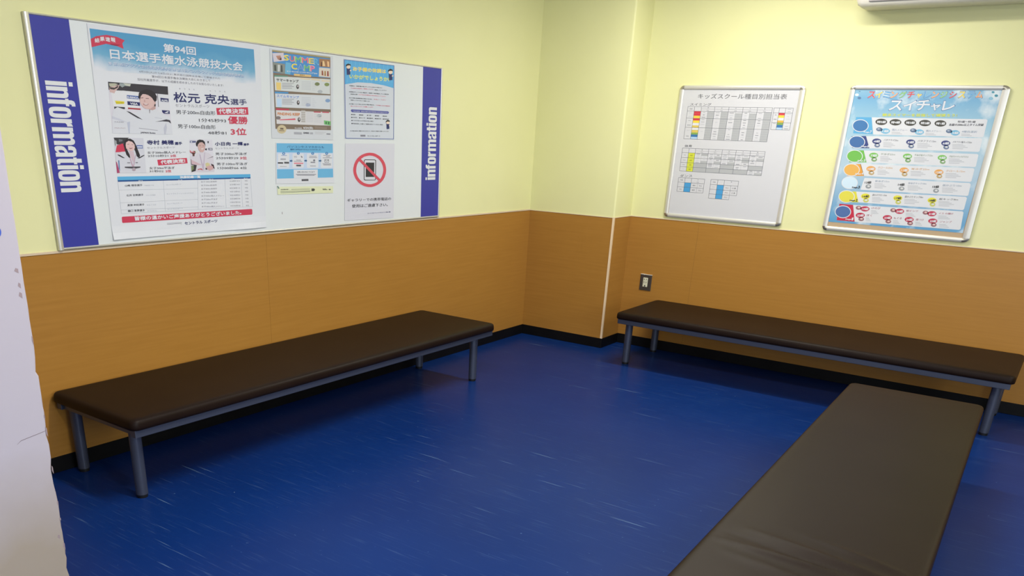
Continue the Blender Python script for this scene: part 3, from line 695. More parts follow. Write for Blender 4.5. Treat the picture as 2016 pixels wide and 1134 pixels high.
p 2 70 558.1 395.5 571.6 397.3 569.3 388.2 560.9 389.3
p 3 71 468 390 476 384 492 372 501 378 500 385 487 386 493 362 483 362 481 374 468 378
p 4 72 468 378 501 376 494 369 493 361 482 361 483 371
p 3 73 482.6 389.7 513.7 386.4 512.4 374.2 501.3 375.9
p 3 74 466 360 493 360 517 378 559 381 586 373 605 358 609 301 605 288 466 288
p 4 75 469 346 490 338 532 321 511 320 470 325
p 4 76 470 348 472 348 472 325 502 320 492 293 466 288 475 302 484 320 469 322
p 5 77 468.9 318.3 482.5 318.2 481.8 302.4 467.1 292
p 4 14 564.7 348.8 603.2 360.3 606.5 358.2 583.8 353.2
p 5 78 553 327 568 332 581 326 580 314 556 312
p 6 79 556 312 580 319 598 314 600 301 578 294 560 302
p 5 80 588 326.4 603.9 321 609 301.2 593.4 310.3
p 6 81 552.2 307 564.8 305.2 561.8 298.9 552.5 299
p 5 82 507 302 528 305 537 296 518 300 504 297
p 5 83 523 369 528 369 537 327 542 327 554 378 557 378 542 296 536 296
p 5 84 516 409 527 423 550 426 562 416 561 402 555 387 545 379 529 380 520 390
p 6 41 507 419 517 433 531 437 551 435 561 427 563 408 558 416 545 426 529 424 518 414 513 404 508 409
p 6 85 525.3 409.5 534.5 410.6 534.8 408.9 525.6 407.8
p 6 85 545.8 409.7 554.5 409.1 553.8 407.3 545.6 408
p 6 86 534.1 396.2 551.5 398 546.3 392.8 538.2 392.2
sheet camp 0 -3.0131 1.4874
part SHEET
p 0 87 31.1 429.3 491.9 431.7 478.1 1.2 14.3 2.1
part printed_background
p 1 88 46 424 471 426 462 52 43 49 45 300
p 2 89 48 414 468 417 467 321 398 319 316 318 191 316 140 318 46 319
p 2 90 46.4 423.7 470.6 425.6 470.4 419.3 47.2 417.2
p 3 91 137 373.9 175 372.6 165.1 316.6 127.1 318.2
part camp_photograph
new
p 3 92 46.5 408.1 124.1 416.8 127.9 379.5 52.8 368.2
new
p 3 93 47.3 367.7 131.3 364.2 128.3 317.5 45.3 323.1
new
p 3 94 382.8 410.5 468 413 466.5 372.9 383.1 371.1
new
p 3 95 380.9 366.5 466.4 368.4 464.6 322.6 376.2 322.1
part fine_print
p 4 96 70.2 397.7 101.4 402.4 109.3 382.2 81.4 382
p 4 97 82.1 392.5 106.9 392.4 106.1 380.7 87.5 380.5
p 4 98 54.9 355 67.3 356 68.4 326.8 54.3 327.9
p 4 99 79.8 357.8 95.3 358.1 91.3 326.3 77.5 325.3
p 4 100 101.4 356.5 110.8 357.2 111.9 325.7 99.3 324.8
p 4 101 408.5 401.6 420.9 401.3 428.2 376.7 407.4 375.1
p 4 102 443.2 403 458.5 401.1 459.6 375.9 445.6 375.8
p 4 103 397.9 394.2 404.8 394.7 403.8 372.6 394.9 372.9
p 4 104 399.5 352.5 409.9 353.2 412.4 328.9 398.6 330.2
p 4 105 421.7 352.7 430 353.3 431.8 328 419.3 328.5
p 4 106 442.6 353.3 452.5 354 454.3 328.2 440.2 328.1
part heading
new
t 4 0 124.2 380 159.6 381.6 27.8 2 | S
t 5 107 126.2 381.4 157.8 382.7 25.3 2 | S
new
t 4 0 163.8 378.1 201.7 379.8 27.9 2 | U
t 5 108 165.8 379.5 199.8 380.9 25.4 2 | U
new
t 4 0 202.2 377.7 249.7 380.1 28.1 2 | M
t 5 109 204.2 379.1 247.8 381.2 25.6 2 | M
t 4 0 250.9 378 301.2 380.6 28.4 2 | M
t 5 110 252.9 379.5 299.3 381.8 25.8 2 | M
new
t 4 0 303.8 378.7 341.4 380.2 28.6 2 | E
t 5 111 305.8 380.1 339.4 381.4 26 2 | E
new
t 4 0 342.7 378.1 379.4 379.6 28.9 2 | R
t 5 112 344.7 379.6 377.4 380.8 26.2 2 | R
new
t 4 0 174.4 342.4 217 344.2 29 2 | C
t 5 107 176.4 343.8 215.1 344.9 26.5 2 | C
new
t 4 0 219.5 341.4 264.8 343.3 29.2 2 | A
t 5 113 221.5 342.8 262.8 344 26.7 2 | A
new
t 4 0 265.3 341.2 311.3 343.1 29.5 2 | M
t 5 114 267.4 342.6 309.4 343.9 26.9 2 | M
new
t 4 0 312 341.9 347.8 343.1 29.7 2 | P
t 5 115 314 343.3 345.8 343.8 27.1 2 | P
new
t 4 0 140.4 327.6 364.3 331.9 7.7 1 | セントラルスポーツ サマーキャンプ 2018
p 3 116 191.2 323.5 319.9 326.2 317.3 314.7 191.9 313.3
new
t 4 117 233.1 316.9 269.4 317.6 6.1 .5 | 募集中
part course_panel
new
p 3 118 52.5 302.6 464.3 313.6 461.5 238.2 52.7 235.1
p 4 119 51.5 306.8 145.6 309.7 146.5 304.7 52.3 299.7
new
p 3 120 51.6 220.1 463.4 231.9 460.7 160.1 52.1 154.9
p 4 121 49.2 229.3 145.8 231.6 145.3 224.2 50.4 220.9
new
p 3 122 52.3 140.7 460.2 145.3 459 75.4 52.7 74.1
p 4 123 52.9 149.4 145.8 150.1 145.4 143.1 53.6 141.2
t 4 124 65 278.2 223.2 280.7 15.2 1 | サマーキャンプ
t 4 125 61.6 202.7 222.1 202.8 14.6 1 | スイムキャンプ
t 4 126 61.9 116.3 224 118.5 14 1.5 | FINDING KEEP
p 4 127 62.8 273.8 95.9 273.7 94.8 238.7 63.5 238.6
p 4 128 61.2 197.1 95.1 196.6 93.8 157.6 61.7 157.9
p 4 129 73.2 95.8 188.1 104.8 191 97.3 74.2 92.3
e 4 130 214.9 261.5 10.5 .6 .7 11.4 10 0
e 5 131 216.4 264.2 4.6 .3 .3 5.2 8 0
e 4 130 214.4 183.9 10.6 .5 .7 11.5 10 0
e 5 131 215.9 186.6 4.6 .2 .3 5.3 8 0
e 4 130 216.3 99.4 10.7 .4 .6 11.7 10 0
e 5 131 217.8 102.2 4.6 .1 .3 5.4 8 0
e 4 132 362.1 283.5 19.3 1.1 .4 8.9 12 0
e 4 133 437.2 285.8 19.7 1.1 .3 9 12 0
e 4 134 382.5 246.6 19.5 1.1 .4 9 12 0
e 4 135 286.7 175.6 19.1 .8 .5 8.9 12 0
e 4 136 441 204.3 20 .9 .4 9.1 12 0
e 4 137 370.1 123.6 19.7 .7 .4 9.2 12 0
e 4 138 65.5 103.4 17.8 .6 .6 8.7 12 0
p 5 114 406.4 101.8 459.9 98.8 457.6 76.3 407.7 81
e 6 139 423.7 89.3 5.7 .2 .3 7 8 0
e 6 139 443.7 89 5.8 .1 .3 7 8 0
l 4 140 236.9 303.3 310.1 303.6 3.9
l 4 140 318.8 304.2 383.7 304.8 4
l 4 140 397.4 302.1 460.4 304.3 4
l 4 141 329.4 142.2 383.5 142.9 5.4
l 4 141 394.8 143.7 448.7 143.9 5.6
l 4 8 103.8 270.8 188.4 276 2.1
l 4 8 103.4 263.5 175 267.4 2.2
l 4 8 102.9 256.2 187.5 260.3 2.2
l 4 8 102.4 248.9 174 251.8 2.2
l 4 142 244.6 288.1 314.8 290.7 1.8
l 4 142 244.2 280.7 314.4 283.2 1.7
l 4 142 243.8 273.2 314.1 275.7 1.8
l 4 142 243.4 265.8 313.7 268.2 1.7
l 4 142 243 258.3 313.3 260.6 1.8
l 4 142 242.6 250.9 312.9 253.1 1.7
l 4 143 324.7 286.5 341.7 286.2 1.8
l 4 143 324.3 277.6 348.1 277.7 1.8
l 4 143 323.9 268.8 354.6 269.2 1.7
l 4 143 323.4 259.9 340.4 259.5 1.7
l 4 143 323 251 346.9 250.9 1.7
l 4 8 98.8 194.6 183.8 198.7 2.2
l 4 8 98.3 187.2 170.3 190.2 2.2
l 4 8 97.8 179.9 182.9 182.9 2.1
l 4 8 97.3 172.5 169.4 174.4 2.1
l 4 142 240.4 210.3 310.9 212 1.8
l 4 142 240 202.8 310.5 204.4 1.7
l 4 142 239.5 195.2 310.2 196.8 1.8
l 4 142 239.1 187.7 309.8 189.1 1.7
l 4 142 238.7 180.1 309.4 181.5 1.8
l 4 142 238.3 172.6 309 173.8 1.7
l 4 143 320.9 207.6 338 207.1 1.8
l 4 143 320.5 198.6 344.4 198.4 1.8
l 4 143 320 189.6 350.9 189.7 1.8
l 4 143 319.6 180.6 336.7 180 1.8
l 4 143 319.2 171.6 343.2 171.3 1.8
l 4 144 234.8 144.8 265.6 145.1 5.8
l 4 145 273.3 138.2 324.4 138.8 1.8
l 4 144 234.3 135.9 265.1 136.1 5.8
l 4 145 272.9 130.6 324.1 131.1 1.8
l 4 144 233.8 126.9 264.7 127.1 5.8
l 4 145 272.5 122.9 323.7 123.3 1.8
l 4 144 233.3 117.9 264.2 118.1 5.9
l 4 145 272.1 115.2 323.3 115.6 1.8
l 4 144 232.8 109 263.7 109.1 5.8
l 4 145 271.7 107.5 322.9 107.9 1.8
l 4 144 232.3 100 263.2 100 5.8
l 4 145 271.3 99.8 322.6 100.1 1.8
l 4 144 231.8 90.9 262.7 91 5.9
l 4 145 270.9 92.1 322.2 92.3 1.8
l 4 143 330.8 129.1 390 129.3 1.8
l 4 143 330.4 119.9 389.6 120.1 1.9
l 4 143 330 110.8 389.2 110.9 1.8
l 4 143 329.5 101.7 388.8 101.7 1.8
l 4 143 329.1 92.5 388.4 92.5 1.9
part seal_print
e 3 146 87.2 47.8 33.5 .7 1.4 21.2 18 0
p 4 147 67.7 42.9 106.1 42.4 105.9 39.3 67.5 39.8
p 4 147 76.8 55.5 98.6 55.1 99.9 45.8 75 46.6
part footer_print
t 3 0 181.7 52.3 236.4 52.2 8 .5 | 申込期間:
t 3 0 245.8 52.4 320.3 52.4 12.8 1.5 | 6/24(日)
t 3 148 243.9 28.7 288.1 28.7 9.2 1.5 | OMIXI
part fine_print
l 1 8 175.4 34.6 234.1 34.4 2.2
l 1 8 295.4 36.2 319.5 36.2 1.8
l 1 149 333.6 39.8 421.7 39.8 1.8
l 1 8 175.2 30.5 233.9 30.3 2.3
l 1 8 295.2 32.5 319.3 32.6 1.9
l 1 149 333.3 35.2 407.2 34.8 1.8
l 1 8 174.9 26.4 233.6 26.2 2.3
l 1 8 295 28.8 319.2 28.9 1.9
l 1 149 333.1 30.5 392.8 29.9 1.9
p 1 8 425.1 34.7 456.1 34.4 455.8 28.3 424.9 28.6
l 2 150 332.8 67.4 429.9 66.2 1.8
l 2 150 332.6 62.8 429.7 61.5 1.8
l 2 150 332.3 58.2 429.6 56.8 1.8
sheet flow 0 -2.9825 1.2607
part SHEET
p 0 0 11.6 207.7 452.6 210.9 449.5 -4.9 -1.1 .1
part printed_background
p 1 151 15.2 204.7 443.1 207.5 442.6 157.8 13.7 159.9
p 1 152 13.7 159.9 442.6 157.8 440.2 72.5 8.9 73.9
p 1 151 8.9 73.9 440.2 72.5 440.4 25.5 7.2 26.1
p 2 0 130.8 70.7 316.2 70.1 314.7 25.1 130.5 26.7
part lettering
t 3 153 89.3 182.6 371.4 182.6 11.5 .5 | パソコンやスマホからも
t 3 154 112.5 170 344.8 170.3 9.3 .5 | 簡単にお申込みできるようになりました!
part printed_background
p 2 155 21 150 27 153 99 153 103 150 99 84 94 80 21 80 16 83
part lettering
e 3 156 62.6 153.6 10.5 0 .4 7.3 14 0
t 4 0 59.6 149.7 65.1 149.7 7.7 1 | 1
p 3 157 105 120 116 120 116 124 126 116 116 109 116 112 104 112
part printed_background
p 2 155 128 152 134 154 208 154 212 151 209 84 203 80 128 80 123 83
part lettering
e 3 156 170.5 154.8 10.9 0 .4 7.4 14 0
t 4 0 167.4 150.8 173.2 150.8 7.9 1 | 2
p 3 157 215 121 226 121 227 124 236 117 226 109 226 113 214 113
part printed_background
p 2 155 236 151 242 154 320 154 324 150 322 83 315 79 238 78 232 82
part lettering
e 3 156 280.6 154.8 11.3 0 .4 7.5 14 0
t 4 0 277.4 150.8 283.4 150.8 7.9 1 | 3
p 3 157 327 120 339 120 339 124 349 116 338 108 339 112 326 112
part printed_background
p 2 155 346 152 352 155 432 154 437 151 435 82 428 78 348 78 342 81
part lettering
e 3 156 391.7 155.6 11.7 0 .3 7.7 14 0
t 4 0 388.5 151.5 394.6 151.5 8.1 1 | 4
l 3 158 43.8 143.9 85.2 143.6 3.1
l 3 8 37.7 127.8 76.4 127.4 2.7
l 3 8 37.4 122.4 76 121.9 2.7
l 3 159 17.1 106.3 55.6 105.7 6.9
l 3 160 63.4 107.2 99.1 106.7 9.3
l 3 8 30.7 88 80.5 87.3 2
l 3 8 134.5 113.6 197.6 113 2.7
l 3 8 153.1 120.6 187.5 120.2 2.8
l 3 161 135.1 103.8 205.2 103 6.3
l 3 162 151.5 92.3 187.1 91.6 8.6
l 3 8 253.9 140.4 310.3 140 2.7
l 3 8 251.2 133.2 313.6 132.8 2.8
l 3 8 261.7 108.4 297.4 107.8 5.6
l 3 8 257.2 89.2 301.9 88.4 2.8
l 3 8 363.7 144.6 422.2 144.3 2.8
l 3 8 358.9 131.6 432.9 131.2 2.8
l 3 8 384.9 138.1 415.7 137.7 2.8
l 3 8 355.7 99.9 423.6 99.1 3.2
l 3 8 361.6 94.1 423.4 93.4 3.3
l 3 8 146 46.4 301.7 43.7 3.1
l 3 8 154.3 41.5 289.4 39 3.2
t 3 8 136.7 131.6 158.3 131.6 10.2 0 | WI
t 3 9 156.1 53.4 291.3 52.4 9.5 .5 | お問い合わせはこちらまで
p 3 9 373.2 123.4 407.7 122.6 407.1 106.2 372.6 107.1
p 4 0 375.6 121.8 405.2 120.9 404.7 107.8 375.1 108.8
p 5 9 374 123 390 115 408 123 408 120 390 113 374 121
e 3 36 290.2 118.3 8.3 0 .2 5.7 12 0
p 3 8 187.5 140.3 195.7 142.3 202.7 133.2 194 131.6
p 1 162 187.8 20.1 240.8 20.7 241.4 9.8 188.4 9.6
sheet strip 0 -2.9772 1.2042
part SHEET
p 0 163 .2 40.9 432.8 33.8 431.4 -3.7 .7 -.1
part lettering
p 1 164 -1.8 43.7 4.9 45.5 16.2 32.6 8.2 29.7
t 3 98 22.7 22.5 87.3 22.3 6 .5 | 会員登録者様へ
l 1 165 101.7 23.9 244.6 22.5 2.4
l 1 165 22.2 15 247.2 14.2 2.4
l 1 165 21.9 9.5 247 9.3 2.4
p 1 166 257 25 278 25 285 18 277 11 257 11
l 1 167 344.7 19.8 375.7 19.8 3.3
l 1 167 347.6 15.5 384.9 15.3 2.9
l 1 167 395.6 15.9 411.9 15.4 5.8
sheet health 0 -2.4371 1.4980
part SHEET
p 0 168 2.5 414.2 442.4 414.8 442.3 -1.3 .2 -.5
part header_print
p 1 169 6 410 438 412 434 290 343 300 228 305 116 302 7 285
l 2 170 31.3 410 28.3 295 4
l 2 170 64.5 410.1 61.8 297 4
l 2 170 98 410.3 95.7 299.1 4.1
l 2 170 132 410.5 130 301.2 4.1
l 2 170 166.2 410.7 164.6 303.4 4.2
l 2 170 200.9 410.9 199.6 305.5 4.2
l 2 170 235.9 411 234.9 307.7 4.3
l 2 170 271.3 411.2 270.7 309.9 4.3
l 2 170 307.2 411.4 306.8 312.1 4.3
l 2 170 343.4 411.6 343.3 314.4 4.3
l 2 170 380 411.8 380.2 316.7 4.4
l 2 170 417 412 417.5 319 4.5
l 2 171 6.3 410.4 438.7 412.8 2.4
l 2 171 6.3 410.4 5.7 .9 4
l 2 171 437.9 412.7 436.1 3.3 4.5
l 2 171 5.7 .9 436.1 3.3 2.6
part heading
new
t 3 0 73.3 358.1 363.9 363.5 24 3.2 | お子様の体調は
t 4 172 75.4 359.5 361.7 365.1 21.5 1.2 | お子様の体調は
new
t 3 0 43.5 316.7 396.5 322.5 24.9 3.2 | いかがでしょうか?
t 4 173 46.2 318.1 393.6 324.1 22.4 1.2 | いかがでしょうか?
part cartoon_figure
new
p 5 174 22.3 368.8 51.5 368.9 52.1 338 24 334
e 6 175 37.1 378.1 17.3 1.3 .3 11.5 14 0
p 7 176 16 375 18 386 34 393 54 391 57 381 47 385 28 382
p 7 177 47.3 360.3 59.4 363.3 60.6 358.4 48.5 354.2
new
p 5 174 388.2 366.5 421 366.6 422.7 333.8 391.3 329.6
e 6 175 404.5 376.3 19.4 1.4 0 12.2 14 0
p 7 176 381 373 382 384 401 393 423 390 427 380 415 383 394 381
p 7 177 416.5 357.5 430 360.6 431.5 355.5 418.1 351.1
new
p 5 174 367.4 89.3 394 88.3 395.3 60.9 369.9 58.5
e 6 175 380.7 97 15.7 .4 0 10.1 14 0
p 7 176 361 95 363 104 377 111 396 108 399 99 389 102 372 101
p 7 177 390.4 80.9 401.3 83 402.6 78.7 391.6 75.5
part lettering
t 3 178 41.2 277 328.6 282.5 6.3 .5 | ★朝食は、お腹が痛い時にゆっくりとお召上り頂きたい
t 3 179 54.4 265.2 248.9 269.8 6.3 .5 | 入水前の体温をご確認いただき
t 3 178 259.6 267.4 369.1 269.9 6.4 .5 | 参加してください
t 3 178 39.1 245.5 389.3 249.8 6.3 .5 | ★朝食がすっていない場合や、体調や下痢が続出している場合等
t 3 178 52.3 233.6 109.5 234.8 6.3 .5 | 体温を計測
t 3 179 120.5 235 365.5 236.6 6.4 .5 | 37.5℃以上の場合は入水はお控えしてください
t 3 178 38.3 213.9 237.7 215.8 6.3 .5 | ★お子様の体調管理を予防するため、
t 3 179 252 215.7 364 217.5 6.5 .5 | 手洗い・うがい
t 3 178 51.5 202.7 218.2 203.6 6.3 .5 | を励行して下さいますようお願いします
t 3 178 37.5 182.1 259 185.4 6.4 .5 | ★水着について気になるお子様の場合は、
t 3 179 268.4 184.9 403.1 185.3 6.6 .5 | 入水前に必ず確認を
t 3 179 52.1 170.4 248.1 172.6 6.4 .5 | ぬいで下さるようお願いします
part header_print
p 2 180 52 150 59 157 384 159 393 153 384 145 62 142
part lettering
t 4 0 68.5 145.5 380.6 148.5 6 .5 | 下記の症状・病気の場合は必ず指導者に必ずお伝え下さい
t 3 9 54.4 126.1 90.8 126.5 6.8 .3 | ●発熱
t 3 9 122 126.3 159.1 126.7 7 .3 | ●腹痛
t 3 9 191 126.5 228.9 127 7.1 .3 | ●下痢
t 3 9 261.5 126.8 300.2 127.2 7.1 .3 | ●頭痛
t 3 9 333.5 127 373.1 127.5 7.2 .3 | ●鼻血
t 3 9 54.1 110.6 107.1 111.5 6.9 .3 | ●中耳炎
t 3 9 121.7 110.7 175.9 111.6 6.9 .3 | ●水イボ
t 3 9 190.8 110.7 246.1 111.6 7.1 .3 | ●結膜炎
t 3 9 261.3 110.8 317.9 111.7 7.1 .3 | ●咽喉不良
t 3 9 333.5 110.9 391.2 111.8 7.2 .3 | ●感染症
t 3 9 55.7 94.3 248.9 95.7 6.9 .3 | ●下水不良とけが体を見た場合
t 3 9 55.4 77.9 335.6 79 7.3 .3 | ●学校伝染した様なご連絡を控えてください場合
t 3 9 44.1 38.5 389.9 43.4 6.1 .3 | お子様の状況ご理解のがたきまたで、参加のご理解をお願いいたします
t 3 9 194.6 13.3 309.4 14.5 8.1 .6 | セントラル スポーツ
p 1 8 132 22 176.1 22.8 177.3 13 133.3 12.2
sheet nophone 0 -2.4542 1.0395
part SHEET
p 0 181 19.3 431.4 463.5 435.8 456.3 -7.9 1.8 -.4
part prohibition_sign
p 3 182 383 283 382 272 379 260 374 250 368 239 359 229 349 220 337 212 324 205 310 199 295 194 279 190 262 187 246 185 229 185 212 186 195 189 179 192 164 197 150 202 136 209 124 217 114 225 104 234 97 244 91 254 86 264 84 275 83 286 109 286 109 277 111 268 115 259 120 250 126 242 134 235 143 228 153 222 164 216 176 211 188 208 202 205 215 203 229 202 243 202 257 204 270 206 283 209 296 213 307 219 318 225 328 231 336 239 343 247 348 256 352 264 355 274 356 283
p 3 182 83 286 84 297 88 307 92 318 98 327 106 337 116 346 127 354 139 361 152 367 167 372 182 376 198 379 214 381 231 382 248 381 264 380 280 377 296 372 311 367 325 361 338 354 349 345 359 336 368 326 374 316 379 305 382 294 383 283 356 283 355 292 352 302 348 310 343 319 336 327 328 335 318 342 308 348 296 353 284 358 271 361 258 364 244 365 231 366 217 365 204 363 190 361 178 358 166 353 155 348 145 342 136 335 128 328 121 320 116 312 112 303 110 294 109 286
part phone_symbol
p 1 183 178 338 186 344 280 343 289 338 286 228 278 223 185 224 176 230
p 2 184 184 337 190 340 276 339 282 336 280 230 274 226 190 228 182 232
p 3 183 195.4 326.3 271.5 325.5 269.4 243.4 192.8 244.6
part prohibition_sign
l 4 182 138.3 344.6 323.4 220.3 17.1
part lettering
t 3 185 26.4 105.2 430.3 100.5 19.3 .8 | ギャラリーでの携帯電話の
t 3 185 67.2 70.2 398.9 65.5 20.4 .8 | 使用はご遠慮下さい。
t 3 186 206.2 27.8 424.3 26 7.7 .5 | セントラルフィットネスクラブ新三郷
sheet schedule 1 1.0388 1.0406
part SHEET
p 0 187 9.7 857.8 827.3 853.8 838.6 -6.1 18.9 7.7
part lettering
t 3 188 126 794.9 750.9 796.2 33.2 .3 | キッズスクール種目別担当表
t 3 188 76.5 749.2 232.8 749.5 18.1 .2 | スイミング
t 3 188 76.6 472.7 133 474 17.1 .4 | 体育
part swimming_table
r 1 189 112.8 714.4 163.3 699.7
r 1 189 112.8 699.3 163.3 684.5
r 1 190 112.8 684.1 163.3 668.5
r 1 189 112.8 668.1 163.3 653.3
r 1 190 112.8 652.9 163.3 637.2
r 1 191 112.8 636.8 163.3 620.7
r 1 192 112.8 620.3 163.3 605.4
r 1 191 112.8 605 163.3 590.5
r 1 192 112.8 590.1 163.3 573.5
r 1 193 112.8 573 163.3 560.5
r 1 194 112.8 560.1 163.3 544.2
r 1 195 112.8 543.8 163.3 530.8
r 3 196 60.3 528.7 62.5 743.8
r 3 196 111.7 528.7 113.9 743.8
r 3 196 162.2 528.7 164.4 743.8
r 3 196 260.9 528.7 263.1 743.8
r 3 196 362.6 528.7 364.8 743.8
r 3 196 463.3 528.7 465.5 743.8
r 3 196 562.9 528.7 565.1 743.8
r 3 196 665.2 528.7 667.4 743.8
r 3 196 61.4 743 666.3 744.6
r 3 196 61.4 713.2 666.3 714.8
r 3 196 61.4 666.5 666.3 668.1
r 3 196 61.4 605.4 666.3 607
r 3 196 61.4 527.9 666.3 529.5
r 1 197 212.6 528.7 262 714
r 3 198 212.2 528.7 213.2 714
r 2 199 212.6 698.1 262 699.1
r 2 199 212.6 682.6 262 683.6
r 2 199 212.6 667.2 262 668.2
r 2 199 212.6 651.7 262 652.7
r 2 199 212.6 636.3 262 637.3
r 2 199 212.6 620.8 262 621.8
r 2 199 212.6 605.4 262 606.4
r 2 199 212.6 590 262 591
r 2 199 212.6 574.5 262 575.5
r 2 199 212.6 559.1 262 560.1
r 2 199 212.6 543.6 262 544.6
r 3 196 163.3 728.5 262 729.3
t 4 200 208.2 732.8 217.2 732.8 8 0 | 月
t 4 201 204.6 717.5 220.6 717.5 7 0 | 担当
r 2 202 180.9 704.3 195 708.3
r 2 203 181 688.8 194.9 692.8
r 2 203 173.9 673.4 202.1 677.4
r 2 202 177.2 658 198.8 662
r 2 202 174.7 642.5 201.3 646.5
r 2 204 173.8 627.1 202.2 631.1
r 2 204 179.1 580.7 196.8 584.7
r 1 197 312.8 528.7 363.7 714
r 3 198 312.4 528.7 313.4 714
r 2 199 312.8 698.1 363.7 699.1
r 2 199 312.8 682.6 363.7 683.6
r 2 199 312.8 667.2 363.7 668.2
r 2 199 312.8 651.7 363.7 652.7
r 2 199 312.8 636.3 363.7 637.3
r 2 199 312.8 620.8 363.7 621.8
r 2 199 312.8 605.4 363.7 606.4
r 2 199 312.8 590 363.7 591
r 2 199 312.8 574.5 363.7 575.5
r 2 199 312.8 559.1 363.7 560.1
r 2 199 312.8 543.6 363.7 544.6
r 3 196 262 728.5 363.7 729.3
t 4 200 308.4 732.8 317.4 732.8 8 0 | 火
t 4 201 304.8 717.5 320.8 717.5 7 0 | 担当
r 2 202 273.6 704.3 301.3 708.3
r 2 203 276.6 688.8 298.3 692.8
r 2 204 278.6 673.4 296.3 677.4
r 2 204 278.5 642.5 296.4 646.5
r 2 204 277.4 596.2 297.5 600.2
r 2 203 277.1 580.7 297.8 584.7
r 2 203 273.8 565.3 301 569.3
r 2 202 277 549.9 297.9 553.9
r 2 204 275.3 534.4 299.5 538.4
r 1 197 414 528.7 464.4 706
r 3 198 413.6 528.7 414.6 714
r 2 199 414 698.1 464.4 699.1
r 2 199 414 682.6 464.4 683.6
r 2 199 414 667.2 464.4 668.2
r 2 199 414 651.7 464.4 652.7
r 2 199 414 636.3 464.4 637.3
r 2 199 414 620.8 464.4 621.8
r 2 199 414 605.4 464.4 606.4
r 2 199 414 590 464.4 591
r 2 199 414 574.5 464.4 575.5
r 2 199 414 559.1 464.4 560.1
r 2 199 414 543.6 464.4 544.6
r 3 196 363.7 728.5 464.4 729.3
t 4 200 409.5 732.8 418.6 732.8 8 0 | 水
t 4 201 406 717.5 422 717.5 7 0 | 担当
r 2 203 373.8 704.3 404 708.3
r 2 204 374.5 688.8 403.2 692.8
r 2 202 380.1 673.4 397.6 677.4
r 2 204 377.4 658 400.4 662
r 2 203 374.6 642.5 403.1 646.5
r 2 204 380.1 611.6 397.6 615.6
r 2 202 380.5 596.2 397.3 600.2
r 2 202 382.4 565.3 395.4 569.3
r 2 202 374.7 549.9 403.1 553.9
r 2 203 374.1 534.4 403.6 538.4
r 1 197 514.2 528.7 564 706
r 3 198 513.7 528.7 514.7 714
r 2 199 514.2 698.1 564 699.1
r 2 199 514.2 682.6 564 683.6
r 2 199 514.2 667.2 564 668.2
r 2 199 514.2 651.7 564 652.7
r 2 199 514.2 636.3 564 637.3
r 2 199 514.2 620.8 564 621.8
r 2 199 514.2 605.4 564 606.4
r 2 199 514.2 590 564 591
r 2 199 514.2 574.5 564 575.5
r 2 199 514.2 559.1 564 560.1
r 2 199 514.2 543.6 564 544.6
r 3 196 464.4 728.5 564 729.3
t 4 200 509.7 732.8 518.7 732.8 8 0 | 木
t 4 201 506.2 717.5 522.2 717.5 7 0 | 担当
r 2 203 480.3 704.3 498.3 708.3
r 2 204 479.5 688.8 499.1 692.8
r 2 204 482.4 673.4 496.2 677.4
r 2 203 479.2 658 499.4 662
r 2 203 477.9 642.5 500.7 646.5
r 2 203 483 627.1 495.6 631.1
r 2 202 479.9 611.6 498.7 615.6
r 2 203 479.2 580.7 499.4 584.7
r 2 203 481.3 565.3 497.3 569.3
r 2 204 476.7 549.9 501.9 553.9
r 2 203 481.8 534.4 496.8 538.4
r 1 197 615.2 528.7 666.3 714
r 3 198 614.6 528.7 615.6 714
r 2 199 615.2 698.1 666.3 699.1
r 2 199 615.2 682.6 666.3 683.6
r 2 199 615.2 667.2 666.3 668.2
r 2 199 615.2 651.7 666.3 652.7
r 2 199 615.2 636.3 666.3 637.3
r 2 199 615.2 620.8 666.3 621.8
r 2 199 615.2 605.4 666.3 606.4
r 2 199 615.2 590 666.3 591
r 2 199 615.2 574.5 666.3 575.5
r 2 199 615.2 559.1 666.3 560.1
r 2 199 615.2 543.6 666.3 544.6
r 3 196 564 728.5 666.3 729.3
t 4 200 610.6 732.8 619.6 732.8 8 0 | 金
t 4 201 607.2 717.5 623.2 717.5 7 0 | 担当
r 2 202 578 704.3 601.2 708.3
r 2 202 578.4 673.4 600.7 677.4
r 2 203 581.4 658 597.8 662
r 2 203 579.5 642.5 599.6 646.5
r 2 204 579.2 627.1 599.9 631.1
r 2 202 582.9 580.7 596.3 584.7
r 2 203 578.5 565.3 600.7 569.3
r 2 202 580.8 549.9 598.3 553.9
r 2 204 574.9 534.4 604.3 538.4
r 2 204 75.6 700.3 98.6 704.3
r 2 204 73.6 677 100.6 681
r 2 202 77.2 650 97 654
r 2 203 72.8 619.5 101.4 623.5
r 2 204 74.8 584.8 99.4 588.8
r 2 203 76.9 546.1 97.3 550.1
t 4 205 77.1 724.9 97.1 724.9 8 0 | 時間
new
r 1 189 714.2 712.5 755.7 698.2
r 1 190 714.2 697.4 755.7 682.3
r 1 191 714.2 682 755.7 666.1
r 1 206 714.2 665.3 755.7 651.7
r 1 193 714.2 651.3 755.7 638.4
r 1 194 714.2 638 755.7 621.2
r 1 195 714.2 620.8 755.7 607.9
r 3 196 676.6 607.1 678.8 743.3
r 3 196 713.1 607.1 715.3 743.3
r 3 196 754.6 607.1 756.8 743.3
r 3 196 804.5 607.1 806.7 743.3
r 3 196 677.7 742.5 805.6 744.1
r 3 196 677.7 711.7 805.6 713.3
r 3 196 677.7 650.9 805.6 652.5
r 3 196 677.7 606.3 805.6 607.9
r 2 202 768.4 733.7 792.9 737.7
r 2 202 771 718.6 790.3 722.6
r 2 204 765.9 703.5 795.4 707.5
r 2 204 774 688.3 787.3 692.3
r 2 204 766 673.2 795.3 677.2
r 2 202 770.4 627.8 790.9 631.8
r 2 203 766.3 612.7 795 616.7
r 2 203 690 697.3 701.9 701.3
r 2 203 685.8 671 706.1 675
